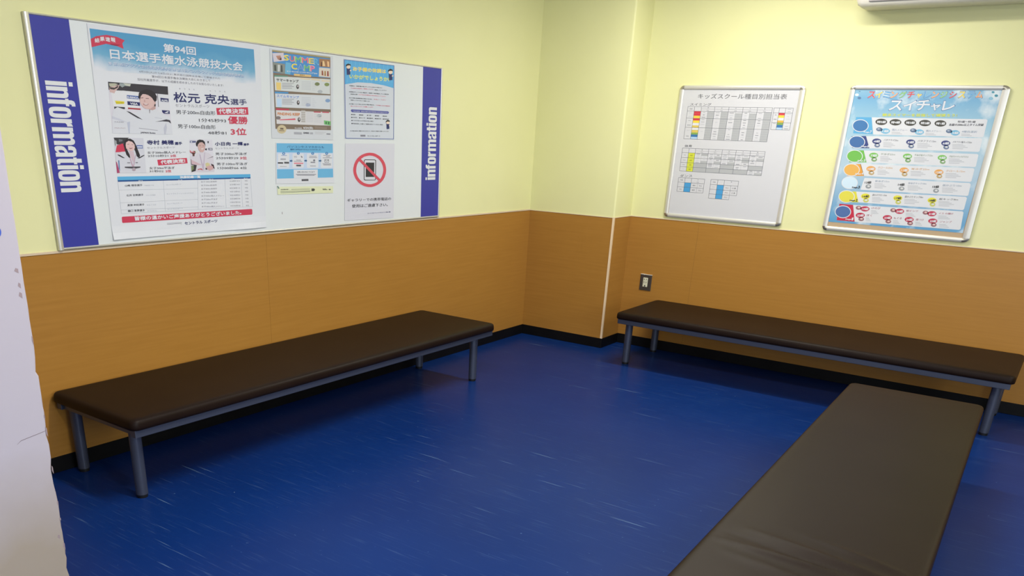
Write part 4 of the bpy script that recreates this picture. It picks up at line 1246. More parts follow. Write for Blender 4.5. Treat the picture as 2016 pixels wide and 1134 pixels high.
r 2 202 686.5 644.6 705.4 648.6
part gymnastics_table
r 1 207 113.3 436.3 163.1 309.4
r 3 196 61.1 309.4 63.3 466.6
r 3 196 112.2 309.4 114.4 466.6
r 3 196 162 309.4 164.2 466.6
r 3 196 261 309.4 263.2 466.6
r 3 196 362 309.4 364.2 466.6
r 3 196 462.1 309.4 464.3 466.6
r 3 196 563.9 309.4 566.1 466.6
r 3 196 666.4 309.4 668.6 466.6
r 3 196 62.2 465.8 667.5 467.4
r 3 196 62.2 435.5 667.5 437.1
r 3 196 62.2 401.6 667.5 403.2
r 3 196 62.2 368 667.5 369.6
r 3 196 62.2 338.6 667.5 340.2
r 3 196 62.2 308.6 667.5 310.2
r 3 199 212.1 402.4 213.1 436.3
r 2 203 174.1 428.6 201.6 432.6
r 2 204 176.4 417.4 199.3 421.4
r 2 204 177.6 406 198.1 410
r 1 197 212.6 419.4 262.1 436.3
r 2 204 230.5 408.9 244.2 412.9
r 3 199 312.1 402.4 313.1 436.3
r 2 202 276.7 428.6 298 432.6
r 2 202 279.8 417.4 294.9 421.4
r 2 203 273.3 406 301.4 410
r 1 197 312.6 402.4 363.1 419.4
r 2 203 328.5 425.8 347.2 429.8
r 3 199 412.6 402.4 413.6 436.3
r 2 202 377.1 428.6 399.1 432.6
r 2 202 373.3 417.4 402.9 421.4
r 2 202 377.6 406 398.6 410
r 1 197 413.2 402.4 463.2 419.4
r 2 204 430.9 425.8 445.4 429.8
r 3 199 513.6 402.4 514.6 436.3
r 2 202 479 428.6 498.3 432.6
r 2 202 476 417.4 501.3 421.4
r 2 203 474.4 406 502.9 410
r 1 197 514.1 402.4 565 419.4
r 2 202 524.9 425.8 554.2 429.8
r 3 199 615.8 402.4 616.8 436.3
r 2 203 577.1 428.6 604.2 432.6
r 2 204 582.8 417.4 598.5 421.4
r 2 202 579.8 406 601.5 410
r 1 197 616.2 402.4 667.5 419.4
r 2 203 626.7 425.8 657 429.8
r 2 202 81.3 417.4 94.2 421.4
t 4 208 129.2 414.8 147.2 414.8 9 0 | 幼児
r 3 199 212.1 368.8 213.1 402.4
r 2 204 180.7 394.8 195 398.8
r 2 204 177.1 383.6 198.6 387.6
r 2 202 174.3 372.4 201.4 376.4
r 1 197 212.6 368.8 262.1 385.6
r 2 204 229.6 392 245.1 396
r 3 199 312.1 368.8 313.1 402.4
r 2 202 280.6 394.8 294.1 398.8
r 2 204 273 383.6 301.7 387.6
r 2 202 273.4 372.4 301.3 376.4
r 1 197 312.6 368.8 363.1 385.6
r 2 203 327.6 392 348.1 396
r 3 199 412.6 368.8 413.6 402.4
r 2 204 376.6 394.8 399.6 398.8
r 2 204 378.1 383.6 398.2 387.6
r 2 203 374.8 372.4 401.5 376.4
r 1 197 413.2 368.8 463.2 385.6
r 2 203 423.7 392 452.7 396
r 3 199 513.6 368.8 514.6 402.4
r 2 204 479.2 394.8 498.1 398.8
r 2 203 476.5 372.4 500.8 376.4
r 1 197 514.1 385.6 565 402.4
r 2 203 529.9 375.2 549.2 379.2
r 3 199 615.8 368.8 616.8 402.4
r 2 203 584 394.8 597.2 398.8
r 2 203 577.5 383.6 603.8 387.6
r 2 202 76.1 383.6 99.4 387.6
t 4 208 129.2 381.1 147.2 381.1 9 0 | 幼児
r 1 197 163.1 339.4 262.1 368.8
r 3 199 312.1 339.4 313.1 368.8
r 2 203 272.3 361.9 302.4 365.9
r 2 203 272.5 352.1 302.2 356.1
r 2 204 276.8 342.3 297.9 346.3
r 2 204 324.6 359.4 351.1 363.4
r 2 202 323.3 344.8 352.4 348.8
r 1 197 363.1 339.4 463.2 368.8
r 3 199 513.6 339.4 514.6 368.8
r 2 203 477.9 352.1 499.4 356.1
r 2 202 480.2 342.3 497.1 346.3
r 2 202 528.5 359.4 550.6 363.4
r 1 197 565 339.4 667.5 368.8
r 2 202 77.8 352.1 97.7 356.1
t 4 208 129.2 349.6 147.2 349.6 9 0 | 小学生
r 1 197 163.1 309.4 262.1 339.4
r 1 197 262.1 309.4 363.1 339.4
r 1 197 363.1 309.4 463.2 339.4
r 1 197 463.2 309.4 565 339.4
r 3 199 615.8 309.4 616.8 339.4
r 2 203 580.5 332.4 600.7 336.4
r 2 202 576.2 322.4 605.1 326.4
r 2 202 578.7 312.4 602.5 316.4
r 1 197 616.2 309.4 667.5 324.4
r 2 203 632 329.9 651.8 333.9
r 2 204 80.8 322.4 94.7 326.4
t 4 208 129.2 319.9 147.2 319.9 9 0 | 小学生
r 3 196 163.1 451.1 262.1 451.8
t 4 200 208.1 454.6 217.1 454.6 8 0 | 月
t 4 201 204.6 440.8 220.6 440.8 7 0 | 担当
r 3 196 262.1 451.1 363.1 451.8
t 4 200 308.1 454.6 317.1 454.6 8 0 | 火
t 4 201 304.6 440.8 320.6 440.8 7 0 | 担当
r 3 196 363.1 451.1 463.2 451.8
t 4 200 408.6 454.6 417.6 454.6 8 0 | 水
t 4 201 405.2 440.8 421.2 440.8 7 0 | 担当
r 3 196 463.2 451.1 565 451.8
t 4 200 509.6 454.6 518.6 454.6 8 0 | 木
t 4 201 506.1 440.8 522.1 440.8 7 0 | 担当
r 3 196 565 451.1 667.5 451.8
t 4 200 611.8 454.6 620.8 454.6 8 0 | 金
t 4 201 608.2 440.8 624.2 440.8 7 0 | 担当
part lettering
t 3 188 71.9 267 166.4 271 18.2 .2 | ダンス
part dance_table
r 1 209 114.1 231.4 164.2 166.5
r 3 196 61.5 166.5 63.7 263.4
r 3 196 113 166.5 115.2 263.4
r 3 196 163.1 166.5 165.3 263.4
r 3 196 263.3 166.5 265.5 263.4
r 3 196 62.6 262.6 264.4 264.2
r 3 196 62.6 230.6 264.4 232.2
r 3 196 62.6 198.5 264.4 200.1
r 3 196 62.6 165.7 264.4 167.3
r 3 196 213.8 166.5 214.8 231.4
t 4 200 209.8 251.4 218.8 251.4 8 0 | 水
t 4 201 206.3 235.9 222.3 235.9 7 0 | 担当
t 4 210 78.4 243.4 98.4 243.4 8 0 | 時間
t 4 162 178.2 210.8 200.2 210.8 9 0 | 畑村
t 4 205 228.3 210.8 250.3 210.8 9 0 | 内山
t 4 162 178.2 178.4 200.2 178.4 9 0 | 畑村
t 4 205 228.3 178.4 250.3 178.4 9 0 | 内山
r 2 203 79.1 180.9 97.6 184.9
new
r 1 209 363.2 134.6 412.6 230.3
r 3 196 311 134.6 313.2 264.2
r 3 196 362.1 134.6 364.3 264.2
r 3 196 411.5 134.6 413.7 264.2
r 3 196 514.7 165.5 516.9 264.2
r 3 196 463.4 134.6 465 230.3
r 3 196 312.1 263.4 515.8 265
r 3 196 312.1 229.5 515.8 231.1
r 3 196 312.1 196.7 515.8 198.3
r 3 196 312.1 164.7 515.8 166.3
r 3 196 312.1 133.8 464.2 135.4
t 4 200 459.7 252.2 468.7 252.2 8 0 | 金
t 4 210 327.6 243.2 347.6 243.2 8 0 | 時間
t 4 211 427.4 209.4 449.4 209.4 9 0 | 内山
r 2 204 326.9 211.9 348.4 215.9
t 4 159 477 208.9 503 208.9 10 0 | 小 東
t 4 211 427.4 177 449.4 177 9 0 | 内山
t 4 159 477 176.5 503 176.5 10 0 | 小 東
t 4 211 427.4 145.6 449.4 145.6 9 0 | 内山
sheet grades 1 2.2069 1.0843
part SHEET
p 0 212 -13.5 821.6 824.6 814.8 816.1 -.9 6.5 -.9
part heading
new
t 1 213 85.9 761 133 761.4 44.1 4.2 | ス
t 2 0 88.1 763.7 129.7 764 38.7 3.4 | ス
t 3 214 88.8 764.6 128.6 764.9 37 1.7 | ス
new
t 1 213 129.4 761.4 176.1 761.7 43.8 4.2 | イ
t 2 0 131.5 764 172.8 764.3 38.6 3.4 | イ
t 3 215 132.2 764.9 171.7 765.2 36.8 1.7 | イ
new
t 1 213 176.1 761.7 222.3 762.1 43.7 4.2 | ミ
t 2 0 178.2 764.4 219.1 764.7 38.3 3.4 | ミ
t 3 216 178.9 765.3 218 765.5 36.6 1.7 | ミ
new
t 1 213 218.8 762.1 264.6 762.4 43.4 4.2 | ン
t 2 0 220.8 764.7 261.4 765 38.2 3.4 | ン
t 3 217 221.5 765.6 260.3 765.9 36.4 1.7 | ン
new
t 1 213 267.2 762.4 312.6 762.8 43.2 4.2 | グ
t 2 0 269.3 765.1 309.4 765.4 38 3.4 | グ
t 3 218 270 765.9 308.3 766.2 36.3 1.7 | グ
new
t 1 213 315.2 762.8 360.1 763.2 43 4.2 | チ
t 2 0 317.2 765.4 356.9 765.7 37.8 3.4 | チ
t 3 214 317.9 766.3 355.9 766.6 36.1 1.7 | チ
new
t 1 213 366.8 764.1 402.7 764.3 30.8 4.2 | ャ
t 2 0 368.8 766.7 399.6 766.9 25.6 3.4 | ャ
t 3 215 369.4 767.5 398.5 767.7 24 1.7 | ャ
new
t 1 213 409.7 763.5 453.8 763.9 42.6 4.2 | レ
t 2 0 411.7 766.1 450.6 766.4 37.5 3.4 | レ
t 3 216 412.3 767 449.6 767.3 35.7 1.7 | レ
new
t 1 213 452.1 763.9 495.7 764.2 42.3 4.2 | ン
t 2 0 454 766.4 492.6 766.7 37.3 3.4 | ン
t 3 217 454.6 767.3 491.6 767.6 35.6 1.7 | ン
new
t 1 213 498.2 764.2 541.4 764.6 42.2 4.2 | ジ
t 2 0 500.1 766.8 538.3 767.1 37.1 3.4 | ジ
t 3 218 500.7 767.6 537.3 767.9 35.4 1.7 | ジ
new
t 1 213 548 764.6 590.8 765 42 4.2 | シ
t 2 0 549.9 767.2 587.7 767.4 36.9 3.4 | シ
t 3 214 550.5 768 586.7 768.3 35.2 1.7 | シ
new
t 1 213 597.3 765 639.6 765.3 41.7 4.2 | ス
t 2 0 599.2 767.5 636.6 767.8 36.7 3.4 | ス
t 3 215 599.8 768.4 635.6 768.6 35 1.7 | ス
new
t 1 213 646.1 765.4 688 765.7 41.5 4.2 | テ
t 2 0 647.9 767.9 684.9 768.2 36.5 3.4 | テ
t 3 216 648.5 768.7 683.9 769 34.9 1.7 | テ
new
t 1 213 690.4 765.7 731.8 766 41.3 4.2 | ム
t 2 0 692.1 768.2 728.8 768.5 36.4 3.4 | ム
t 3 217 692.7 769.1 727.8 769.3 34.6 1.7 | ム
new
t 2 55 225.2 690.3 305.4 691.5 64.7 4.5 | ス
t 3 0 227.9 693.8 301.3 694 57.8 2.6 | ス
new
t 2 55 304.5 691.5 381.7 692.6 64.2 4.5 | イ
t 3 0 307.2 695 377.7 695.2 57.3 2.6 | イ
new
t 2 55 378.3 692.6 460.2 693.8 67.1 4.5 | チ
t 3 0 380.9 696.1 456.3 696.4 60.2 2.6 | チ
new
t 2 55 460.2 693.8 520.8 694.8 46.2 4.5 | ャ
t 3 0 462.8 697.3 516.8 697.3 39.3 2.6 | ャ
new
t 2 55 525 694.8 597.8 695.9 59.4 4.5 | レ
t 3 0 527.5 698.3 593.9 698.4 52.5 2.6 | レ
new
t 3 219 198.2 658.8 619 663.2 17.7 1 | 競泳スイマーを目指して頑張ろう!
part grade_panel
new
p 1 220 138 652 779 654 787 648 789 559 782 554 170 552
new
p 1 220 128 541 779 549 786 542 788 478 782 472 164 469
new
p 1 220 133 455 780 460 788 454 790 390 783 386 165 384
new
p 1 220 130 372 779 379 787 373 788 306 782 300 167 301
new
p 1 220 174 289 781 293 789 286 791 222 784 218 164 215
new
p 1 220 141 202 779 213 788 206 788 140 781 134 169 136
new
p 1 220 140 118 782 127 790 121 798 22 791 16 172 13
part stage_badge
new
p 1 221 44.1 652.4 138 652.4 165.1 554.1 46.3 555.2
e 2 0 81 601.6 49.6 1.2 -8.1 37.8 24 0
e 3 222 81 601.6 45 1.1 -7.2 33.3 24 0
t 4 0 108.6 559.7 143.9 558.9 9.9 1 | Stage
t 4 0 146.6 559 156.6 559.3 16.2 1.5 | 7
new
p 1 223 40.8 536.7 128.4 541.2 164.4 469.4 58.3 468.1
e 2 0 80.7 504 49.9 1.7 -8.3 38.2 24 0
e 3 224 80.7 504 45.3 1.5 -7.3 33.7 24 0
t 4 0 111.5 473.8 146.9 473.3 10 1 | Stage
t 4 0 149.6 473.4 159.7 473.8 16.3 1.5 | 6
new
p 1 225 54.2 452.2 133.2 455.3 165.5 383.6 60.1 379.6
e 2 0 85 418.1 50.2 2.2 -8.3 38.7 24 0
e 3 225 85 418.1 45.6 2 -7.3 34.1 24 0
t 4 0 108.8 386.6 144.4 386.4 10.1 1 | Stage
t 4 0 147.2 386.5 157.4 387 16.5 1.5 | 5
new
p 1 226 62.5 368.5 132.6 371.8 168.7 300.7 63.8 294.9
e 2 0 84.1 333.8 50.5 2.6 -8.3 39.1 24 0
e 3 227 84.1 333.8 45.9 2.4 -7.3 34.4 24 0
t 4 0 111.9 306 147.8 306.1 10.3 1 | Stage
t 4 0 150.5 306.3 160.8 306.8 16.7 1.5 | 4
e 2 0 88.8 253.5 50.8 3 -8.3 39.4 24 0
e 3 228 88.8 253.5 46.1 2.8 -7.3 34.8 24 0
t 4 229 109.1 221.3 145.2 221.7 10.4 1 | Stage
t 4 229 148 221.9 158.3 222.5 16.9 1.5 | 3
new
p 1 230 79.4 198.3 140.8 202.4 169.3 136.2 64.5 131.6
e 2 0 88 167.1 51 3.5 -8.5 39.9 24 0
e 3 231 88 167.1 46.3 3.2 -7.5 35.2 24 0
t 4 229 111.3 138.8 147.6 139.5 10.5 1 | Stage
t 4 229 150.4 139.7 160.8 140.4 17.1 1.5 | 2
new
p 1 232 52.7 118.1 139.8 117.7 171.8 13.2 57 13.3
e 2 0 85.3 69.7 51.4 4.1 -8.5 40.4 24 0
e 3 233 85.3 69.7 46.7 3.7 -7.5 35.6 24 0
t 4 0 110.6 18.8 147.2 19.9 10.6 1 | Stage
t 4 0 150.1 20.1 160.5 21 17.3 1.5 | 1
part grade_oval
new
e 2 234 200.8 626.9 34.9 .7 -4.2 18.6 20 0
t 3 0 175.5 618.3 229.4 619.5 15.1 1.2 | 特+5+級
new
e 2 234 284.1 626.5 34.3 .7 -4.2 18.4 20 0
t 3 0 259.3 617.9 312.3 619.1 15 1.2 | 特+4+級
new
e 2 234 369.4 626.1 33.7 .8 -4.2 18.4 20 0
t 3 0 345.2 617.7 397.2 618.9 14.9 1.2 | 特+3+級
new
e 2 234 453.3 625.8 33.1 .8 -4.3 18.2 20 0
t 3 0 429.5 617.5 480.7 618.6 14.7 1.2 | 特+2+級
new
e 2 234 539.1 625.6 32.5 .7 -4.3 18 20 0
t 3 0 515.8 617.3 566 618.5 14.6 1.2 | 特+1+級
part small_lettering
t 3 9 631.1 631.1 727 632.4 12.7 .6 | 特5級〜特1級
t 3 9 588.4 612.1 773 615.8 14.6 .8 | 各級の200m以上タイム突破
part grade_oval
new
e 2 235 236.9 574.1 26.8 .7 -3.6 16 20 0
t 3 0 219 565.5 258.3 566.7 15.2 1.2 | 1+級
new
e 2 236 198.8 583 18.9 .5 -2.6 11.6 18 0
e 3 237 194.6 585.5 8.1 .3 -1 4.5 18 0
part small_lettering
t 3 238 273.9 576.9 362.5 576.7 12.4 .2 | 個人メドレー
l 2 239 274.2 568 324.9 567.6 2.8
l 2 239 276 560 337.3 560 2.8
part grade_oval
new
e 2 235 433.8 573.4 25.7 .7 -3.6 15.6 20 0
t 3 0 416.7 565 454.5 566 14.8 1.2 | 2+級
new
e 2 236 397.1 582 18.1 .5 -2.6 11.4 18 0
e 3 237 393 584.5 7.8 .3 -1 4.4 18 0
part small_lettering
t 3 238 469.4 576.1 554.5 575.9 12.2 .2 | 個人メドレー
l 2 239 469.7 567.4 518.5 567 2.7
l 2 239 471.6 559.5 530.5 559.5 2.8
part grade_oval
new
e 2 235 632.5 574.6 24.7 .7 -3.8 15.4 20 0
t 3 0 616.2 566.4 652.5 567.5 14.5 1.2 | 3+級
new
e 2 236 597.2 583.1 17.3 .5 -2.7 11.1 18 0
e 3 237 593.2 585.6 7.5 .2 -1 4.3 18 0
part small_lettering
t 3 238 666.5 577.3 748.2 577.1 11.9 .2 | 4種目選択
l 2 239 667 568.7 713.8 568.4 2.8
l 2 239 668.9 561.1 725.4 561.1 2.7
part grade_oval
new
e 2 240 198.9 512.5 27.1 1 -3.5 16.2 20 0
t 3 0 180.8 503.7 220.6 505.1 15.4 1.2 | 4+級
new
e 2 241 207.1 488.3 17.1 .6 -2.8 12.6 18 0
e 3 242 208.5 490.2 8.1 .3 -1.2 5.4 18 0
part small_lettering
t 3 196 239.1 515.7 324.3 516 12.6 .2 | バタフライ25m
l 2 239 239.4 506.7 288.3 506.6 2.8
l 2 239 241.2 498.6 300.2 498.9 2.9
l 2 239 243 490.5 312.2 491.2 2.9
l 2 239 244.8 482.4 293.7 482.4 2.9
part grade_oval
new
e 2 240 398.1 513.9 26 .9 -3.7 15.9 20 0
t 3 0 380.8 505.3 419 506.6 15 1.2 | 5+級
new
e 2 241 406.2 490.1 16.5 .6 -2.8 12.4 18 0
e 3 242 407.6 492 7.8 .3 -1.3 5.3 18 0
part small_lettering
t 3 196 436.6 517 539.7 517.3 12.3 .2 | バタフライ15m
l 2 239 437 508.1 495.7 508.4 2.9
l 2 239 438.8 500.2 509.8 501 2.8
l 2 239 440.7 492.3 523.9 493.6 2.8
l 2 239 442.5 484.4 501.3 484.8 2.8
part grade_oval
new
e 2 240 595.4 514.5 24.9 .9 -3.8 15.6 20 0
t 3 0 578.9 506.1 615.6 507.4 14.7 1.2 | 6+級
new
e 2 241 603.5 491.3 15.9 .6 -2.9 12.1 18 0
e 3 242 604.8 493.1 7.5 .2 -1.3 5.2 18 0
part small_lettering
t 3 196 632.3 517.6 735.4 517.9 12 .2 | バタフライ板キック25m
l 2 239 632.8 508.9 691.4 509.3 2.8
l 2 239 634.7 501.1 705.5 502 2.8
l 2 239 636.6 493.4 719.7 494.7 2.7
l 2 239 638.5 485.6 697.1 486.1 2.8
part grade_oval
new
e 2 243 199.4 427.6 27.2 1.2 -3.6 16.4 20 0
t 3 0 181.1 418.6 221.2 420.3 15.5 1.2 | 7+級
new
e 2 244 207.5 403.1 17.3 .8 -2.8 12.8 18 0
e 3 242 209 405 8.2 .4 -1.2 5.5 18 0
part small_lettering
t 3 245 239.8 431.2 325.5 432.2 12.7 .2 | 平泳ぎ25m
l 2 239 240 422 289.3 422.3 2.9
l 2 239 241.9 413.8 301.3 414.6 3
l 2 239 243.7 405.7 313.3 407 2.9
l 2 239 245.5 397.5 294.8 397.9 2.9
part grade_oval
new
e 2 243 398.9 430.7 26.1 1.1 -3.7 16 20 0
t 3 0 381.4 421.8 419.9 423.5 15.2 1.2 | 8+級
new
e 2 244 407.1 406.7 16.6 .7 -2.9 12.5 18 0
e 3 242 408.4 408.6 7.9 .3 -1.2 5.3 18 0
part small_lettering
t 3 245 437.7 434.1 541.4 435.4 12.5 .2 | 平泳ぎ板キック25m
l 2 239 438 425.2 497.1 426 2.8
l 2 239 439.9 417.2 511.3 418.6 2.8
l 2 239 441.7 409.2 525.5 411.2 2.8
l 2 239 443.6 401.1 502.7 402.1 2.9
part grade_oval
new
e 2 243 596.1 431.2 25.1 1.1 -3.8 15.7 20 0
t 3 0 579.5 422.5 616.4 424.2 14.9 1.2 | 9+級
new
e 2 244 604.3 407.7 15.9 .7 -2.9 12.3 18 0
e 3 242 605.6 409.5 7.5 .4 -1.3 5.3 18 0
part small_lettering
t 3 245 633.3 434.6 737 435.9 12.2 .2 | 平泳ぎカベキックができる
l 2 239 633.7 425.8 692.7 426.7 2.8
l 2 239 635.7 418 707 419.5 2.8
l 2 239 637.6 410.1 721.2 412.3 2.8
l 2 239 639.5 402.3 698.5 403.3 2.8
part grade_oval
new
e 2 246 200.6 346.3 27.5 1.4 -3.6 16.6 20 0
t 3 0 182.2 337 222.6 339.1 15.7 1.2 | 10+級
new
e 2 247 208.8 321.6 17.4 .9 -2.8 12.9 18 0
e 3 242 210.3 323.5 8.2 .5 -1.2 5.6 18 0
part small_lettering
t 3 248 241.3 350.2 327.5 352 12.8 .2 | クロール25m
l 2 239 241.5 341 291 341.7 2.9
l 2 239 243.4 332.7 303.1 334 3
l 2 239 245.2 324.5 315.2 326.4 2.9
l 2 239 247 316.2 296.6 317 2.9
part grade_oval
new
e 2 246 398.4 348.2 26.3 1.3 -3.8 16.2 20 0
t 3 0 380.8 339 419.6 341.1 15.4 1.2 | 11+級
new
e 2 247 406.6 323.9 16.7 .9 -2.9 12.7 18 0
e 3 242 408 325.8 7.9 .5 -1.3 5.4 18 0
part small_lettering
t 3 248 437.4 352 541.8 354.1 12.6 .2 | 背泳ぎ25m
l 2 239 437.7 342.9 497.2 344.2 2.9
l 2 239 439.6 334.8 511.5 336.9 2.9
l 2 239 441.5 326.7 525.8 329.5 2.9
l 2 239 443.4 318.6 502.9 320.1 2.9
part grade_oval
new
e 2 246 597.7 346.8 25.3 1.4 -3.8 15.9 20 0
t 3 0 581 337.9 618.1 339.9 15 1.2 | 12+級
new
e 2 247 606 323.1 16 .9 -3 12.4 18 0
e 3 242 607.2 325 7.6 .4 -1.2 5.3 18 0
part small_lettering
t 3 248 635.1 350.6 739.4 352.8 12.3 .2 | クロール15m
l 2 239 635.6 341.7 694.9 343.1 2.8
l 2 239 637.5 333.8 709.2 335.9 2.8
l 2 239 639.4 325.9 723.5 328.8 2.8
l 2 239 641.3 317.9 700.7 319.5 2.8
part grade_oval
t 3 249 181.7 253.4 222.4 255.8 15.8 1.2 | 13+級
new
e 2 250 208.5 238 17.5 1.1 -2.8 13.1 18 0
e 3 242 210 240 8.3 .5 -1.3 5.6 18 0
part small_lettering
t 3 238 241.2 267.3 327.9 269.8 12.9 .2 | 背泳ぎ15m
l 2 239 241.4 257.9 291.2 259.1 3
l 2 239 243.3 249.6 303.4 251.4 3
l 2 239 245.1 241.2 315.6 243.7 3
l 2 239 247 232.9 296.8 234.1 3
part grade_oval
t 3 249 382.6 252.5 421.6 255 15.6 1.2 | 14+級
new
e 2 250 408.6 237.5 16.8 1.1 -3 12.8 18 0
e 3 242 409.9 239.4 8 .5 -1.2 5.5 18 0
part small_lettering
t 3 238 439.5 266.2 544.5 269.3 12.7 .2 | 背泳ぎキック10m
l 2 239 439.9 257 499.7 258.9 2.9
l 2 239 441.8 248.8 514.1 251.5 2.9
l 2 239 443.7 240.6 528.4 244.2 2.9
l 2 239 445.5 232.4 505.4 234.5 3
part grade_oval
t 3 249 582.5 252.2 619.9 254.5 15.2 1.2 | 15+級
new
e 2 250 607.6 237.4 16.1 1.1 -3 12.5 18 0
e 3 242 608.9 239.3 7.6 .5 -1.3 5.4 18 0
part small_lettering
t 3 238 636.9 265.5 741.9 268.7 12.5 .2 | 面かぶり10m
l 2 239 637.4 256.5 697.1 258.5 2.9
l 2 239 639.3 248.5 711.5 251.3 2.9
l 2 239 641.3 240.5 725.9 244.2 2.9
l 2 239 643.2 232.5 703 234.6 2.8
part grade_oval
new
e 2 251 204 177 27.8 1.9 -3.7 16.9 20 0
t 3 249 185.4 167.1 226.2 170 16 1.2 | 16+級
new
e 2 252 212.3 151.8 17.6 1.2 -2.8 13.2 18 0
e 3 242 213.8 153.8 8.3 .6 -1.2 5.7 18 0
part small_lettering
t 3 253 245.2 181.7 332.4 185 13.1 .2 | 面かぶりクロール6m
l 2 239 245.4 172.2 295.5 173.8 3
l 2 239 247.3 163.8 307.7 166.1 3
l 2 239 249.1 155.4 320 158.5 3
l 2 239 251 146.9 301.1 148.6 3
part grade_oval
new
e 2 251 399.3 179.1 26.7 1.9 -3.7 16.6 20 0
t 3 249 381.6 169.5 420.8 172.2 15.7 1.2 | 17+級
new
e 2 252 407.7 154.4 16.9 1.3 -3 12.9 18 0
e 3 242 409.1 156.4 8 .6 -1.3 5.5 18 0
part small_lettering
t 3 253 438.9 183.8 544.5 187.8 12.8 .2 | 面かぶりキック8m
l 2 239 439.2 174.5 499.4 176.8 2.9
l 2 239 441.1 166.2 513.9 169.5 2.9
l 2 239 443 157.9 528.3 162.2 3
l 2 239 444.9 149.6 505.1 152.2 3
part grade_oval
new
e 2 251 599 179.3 25.6 1.8 -3.9 16.2 20 0
t 3 249 582.1 169.8 619.7 172.5 15.4 1.2 | 18+級
new
e 2 252 607.4 155.1 16.2 1.2 -3.1 12.6 18 0
e 3 242 608.6 157 7.7 .6 -1.2 5.4 18 0
part small_lettering
t 3 253 636.9 183.8 742.5 187.9 12.6 .2 | 板キック8m
l 2 239 637.3 174.7 697.4 177.2 2.9
l 2 239 639.3 166.6 711.9 170.1 2.9
l 2 239 641.2 158.5 726.4 162.9 2.9
l 2 239 643.2 150.4 703.3 153 2.9
part grade_oval
new
e 2 254 218.3 98.5 27.8 2.1 -3.5 16.1 20 0
t 3 0 199.6 88.4 240.6 91.5 16.1 1.2 | 19+級
new
e 2 255 177.6 102.1 17.8 1.4 -2.7 12.4 18 0
e 3 256 179.1 104.2 8.4 .6 -1.3 5.7 18 0
new
e 2 254 428.4 99.5 26.7 2.1 -3.6 15.8 20 0
t 3 0 410.6 89.6 449.9 92.7 15.8 1.2 | 20+級
new
e 2 255 389.3 103.1 17.1 1.3 -2.7 12.1 18 0
e 3 256 390.7 105.1 8.1 .6 -1.3 5.6 18 0
new
e 2 254 617.1 99.5 25.7 2 -3.6 15.4 20 0
t 3 0 600.2 89.7 637.9 92.8 15.5 1.2 | 21+級
new
e 2 255 579.5 103 16.4 1.3 -2.8 11.8 18 0
e 3 256 580.8 104.9 7.7 .6 -1.3 5.5 18 0
new
e 2 254 198 56.3 28 2.2 -3.5 16.2 20 0
t 3 0 179.2 46 220.4 49.4 16.3 1.2 | 22+級
new
e 2 255 208.8 32.9 17.7 1.4 -2.7 12.4 18 0
e 3 256 210.2 34.9 8.5 .7 -1.2 5.8 18 0
new
e 2 254 365.4 54.5 27.1 2.3 -3.6 16 20 0
t 3 0 347.3 44.4 387.2 47.7 16 1.2 | 23+級
new
e 2 255 376.1 31.5 17.2 1.5 -2.8 12.2 18 0
e 3 256 377.5 33.5 8.1 .7 -1.3 5.7 18 0
new
e 2 254 495.8 54 26.4 2.2 -3.7 15.7 20 0
t 3 0 478.3 44 517.1 47.3 15.8 1.2 | 24+級
new
e 2 255 506.4 31.2 16.8 1.5 -2.8 12.1 18 0
e 3 256 507.8 33.2 7.9 .7 -1.3 5.6 18 0
new
e 2 254 632.7 56.1 25.7 2.2 -3.7 15.5 20 0
t 3 0 615.8 46.3 653.5 49.5 15.5 1.2 | 25+級
new
e 2 255 643.3 33.7 16.3 1.4 -2.8 11.9 18 0
e 3 256 644.6 35.7 7.7 .6 -1.3 5.5 18 0
part small_lettering
t 3 257 257.4 100.5 311 103 13.2 .2 | けのび
l 2 239 257.6 91 289.3 91.5 3
l 2 239 259.5 82.4 297.5 83.5 3.1
l 2 239 261.4 73.9 305.8 75.6 3.1
t 3 257 466.3 99.7 535.3 102.9 12.9 .2 | 板ビシツ
l 2 239 466.7 90.3 506.7 91.6 2.9
l 2 239 468.6 81.9 516.8 83.9 3
l 2 239 470.5 73.6 527 76.3 3
t 3 257 654.7 98.8 736.3 102.7 12.7 .2 | イス の横け
l 2 239 655.2 89.6 702 91.5 2.9
l 2 239 657.2 81.4 713.7 84.2 2.9
l 2 239 659.1 73.2 725.3 76.9 2.9
t 3 257 234.9 52.5 270.4 54.3 13.3 .2 | 浮く
l 2 239 235.1 42.8 256.8 42.7 3.1
l 2 239 237 34.2 262.9 34.5 3.1
l 2 239 238.9 25.7 269 26.3 3
t 3 257 403.4 49.1 451.2 51.6 13.1 .2 | もぐる
l 2 239 403.7 39.6 432.1 40.1 3
l 2 239 405.6 31.1 439.7 32.1 3
l 2 239 407.5 22.7 447.3 24.2 3
t 3 257 534.2 50.6 580.7 53 12.9 .2 | 顔つけ
l 2 239 534.6 41.2 562.2 41.7 3
l 2 239 536.5 32.9 569.7 33.9 2.9
l 2 239 538.5 24.5 577.2 26 3
t 3 257 672.7 49.3 739 52.8 12.7 .2 | ジャンプ
l 2 239 673.2 40 711.7 41.5 2.9
l 2 239 675.1 31.8 721.5 34 2.9
l 2 239 677.1 23.6 731.4 26.5 2.9
part grade_panel
new
e 1 258 20.7 782.7 12 .1 -1.7 8.1 14 0
new
e 1 259 33.1 802.3 5.5 0 -.8 3.7 14 0
new
e 1 260 39.4 764.2 11.1 .1 -1.6 7.5 14 0
new
e 1 261 774.3 767.2 11 .1 -2.1 8 14 0
new
e 1 262 797.9 782.1 9.4 .1 -1.7 6.9 14 0
new
e 1 263 776.7 800.8 7.8 0 -1.5 5.7 14 0
e 2 264 774.3 767.2 7.8 .1 -1.4 5.3 14 0
"""
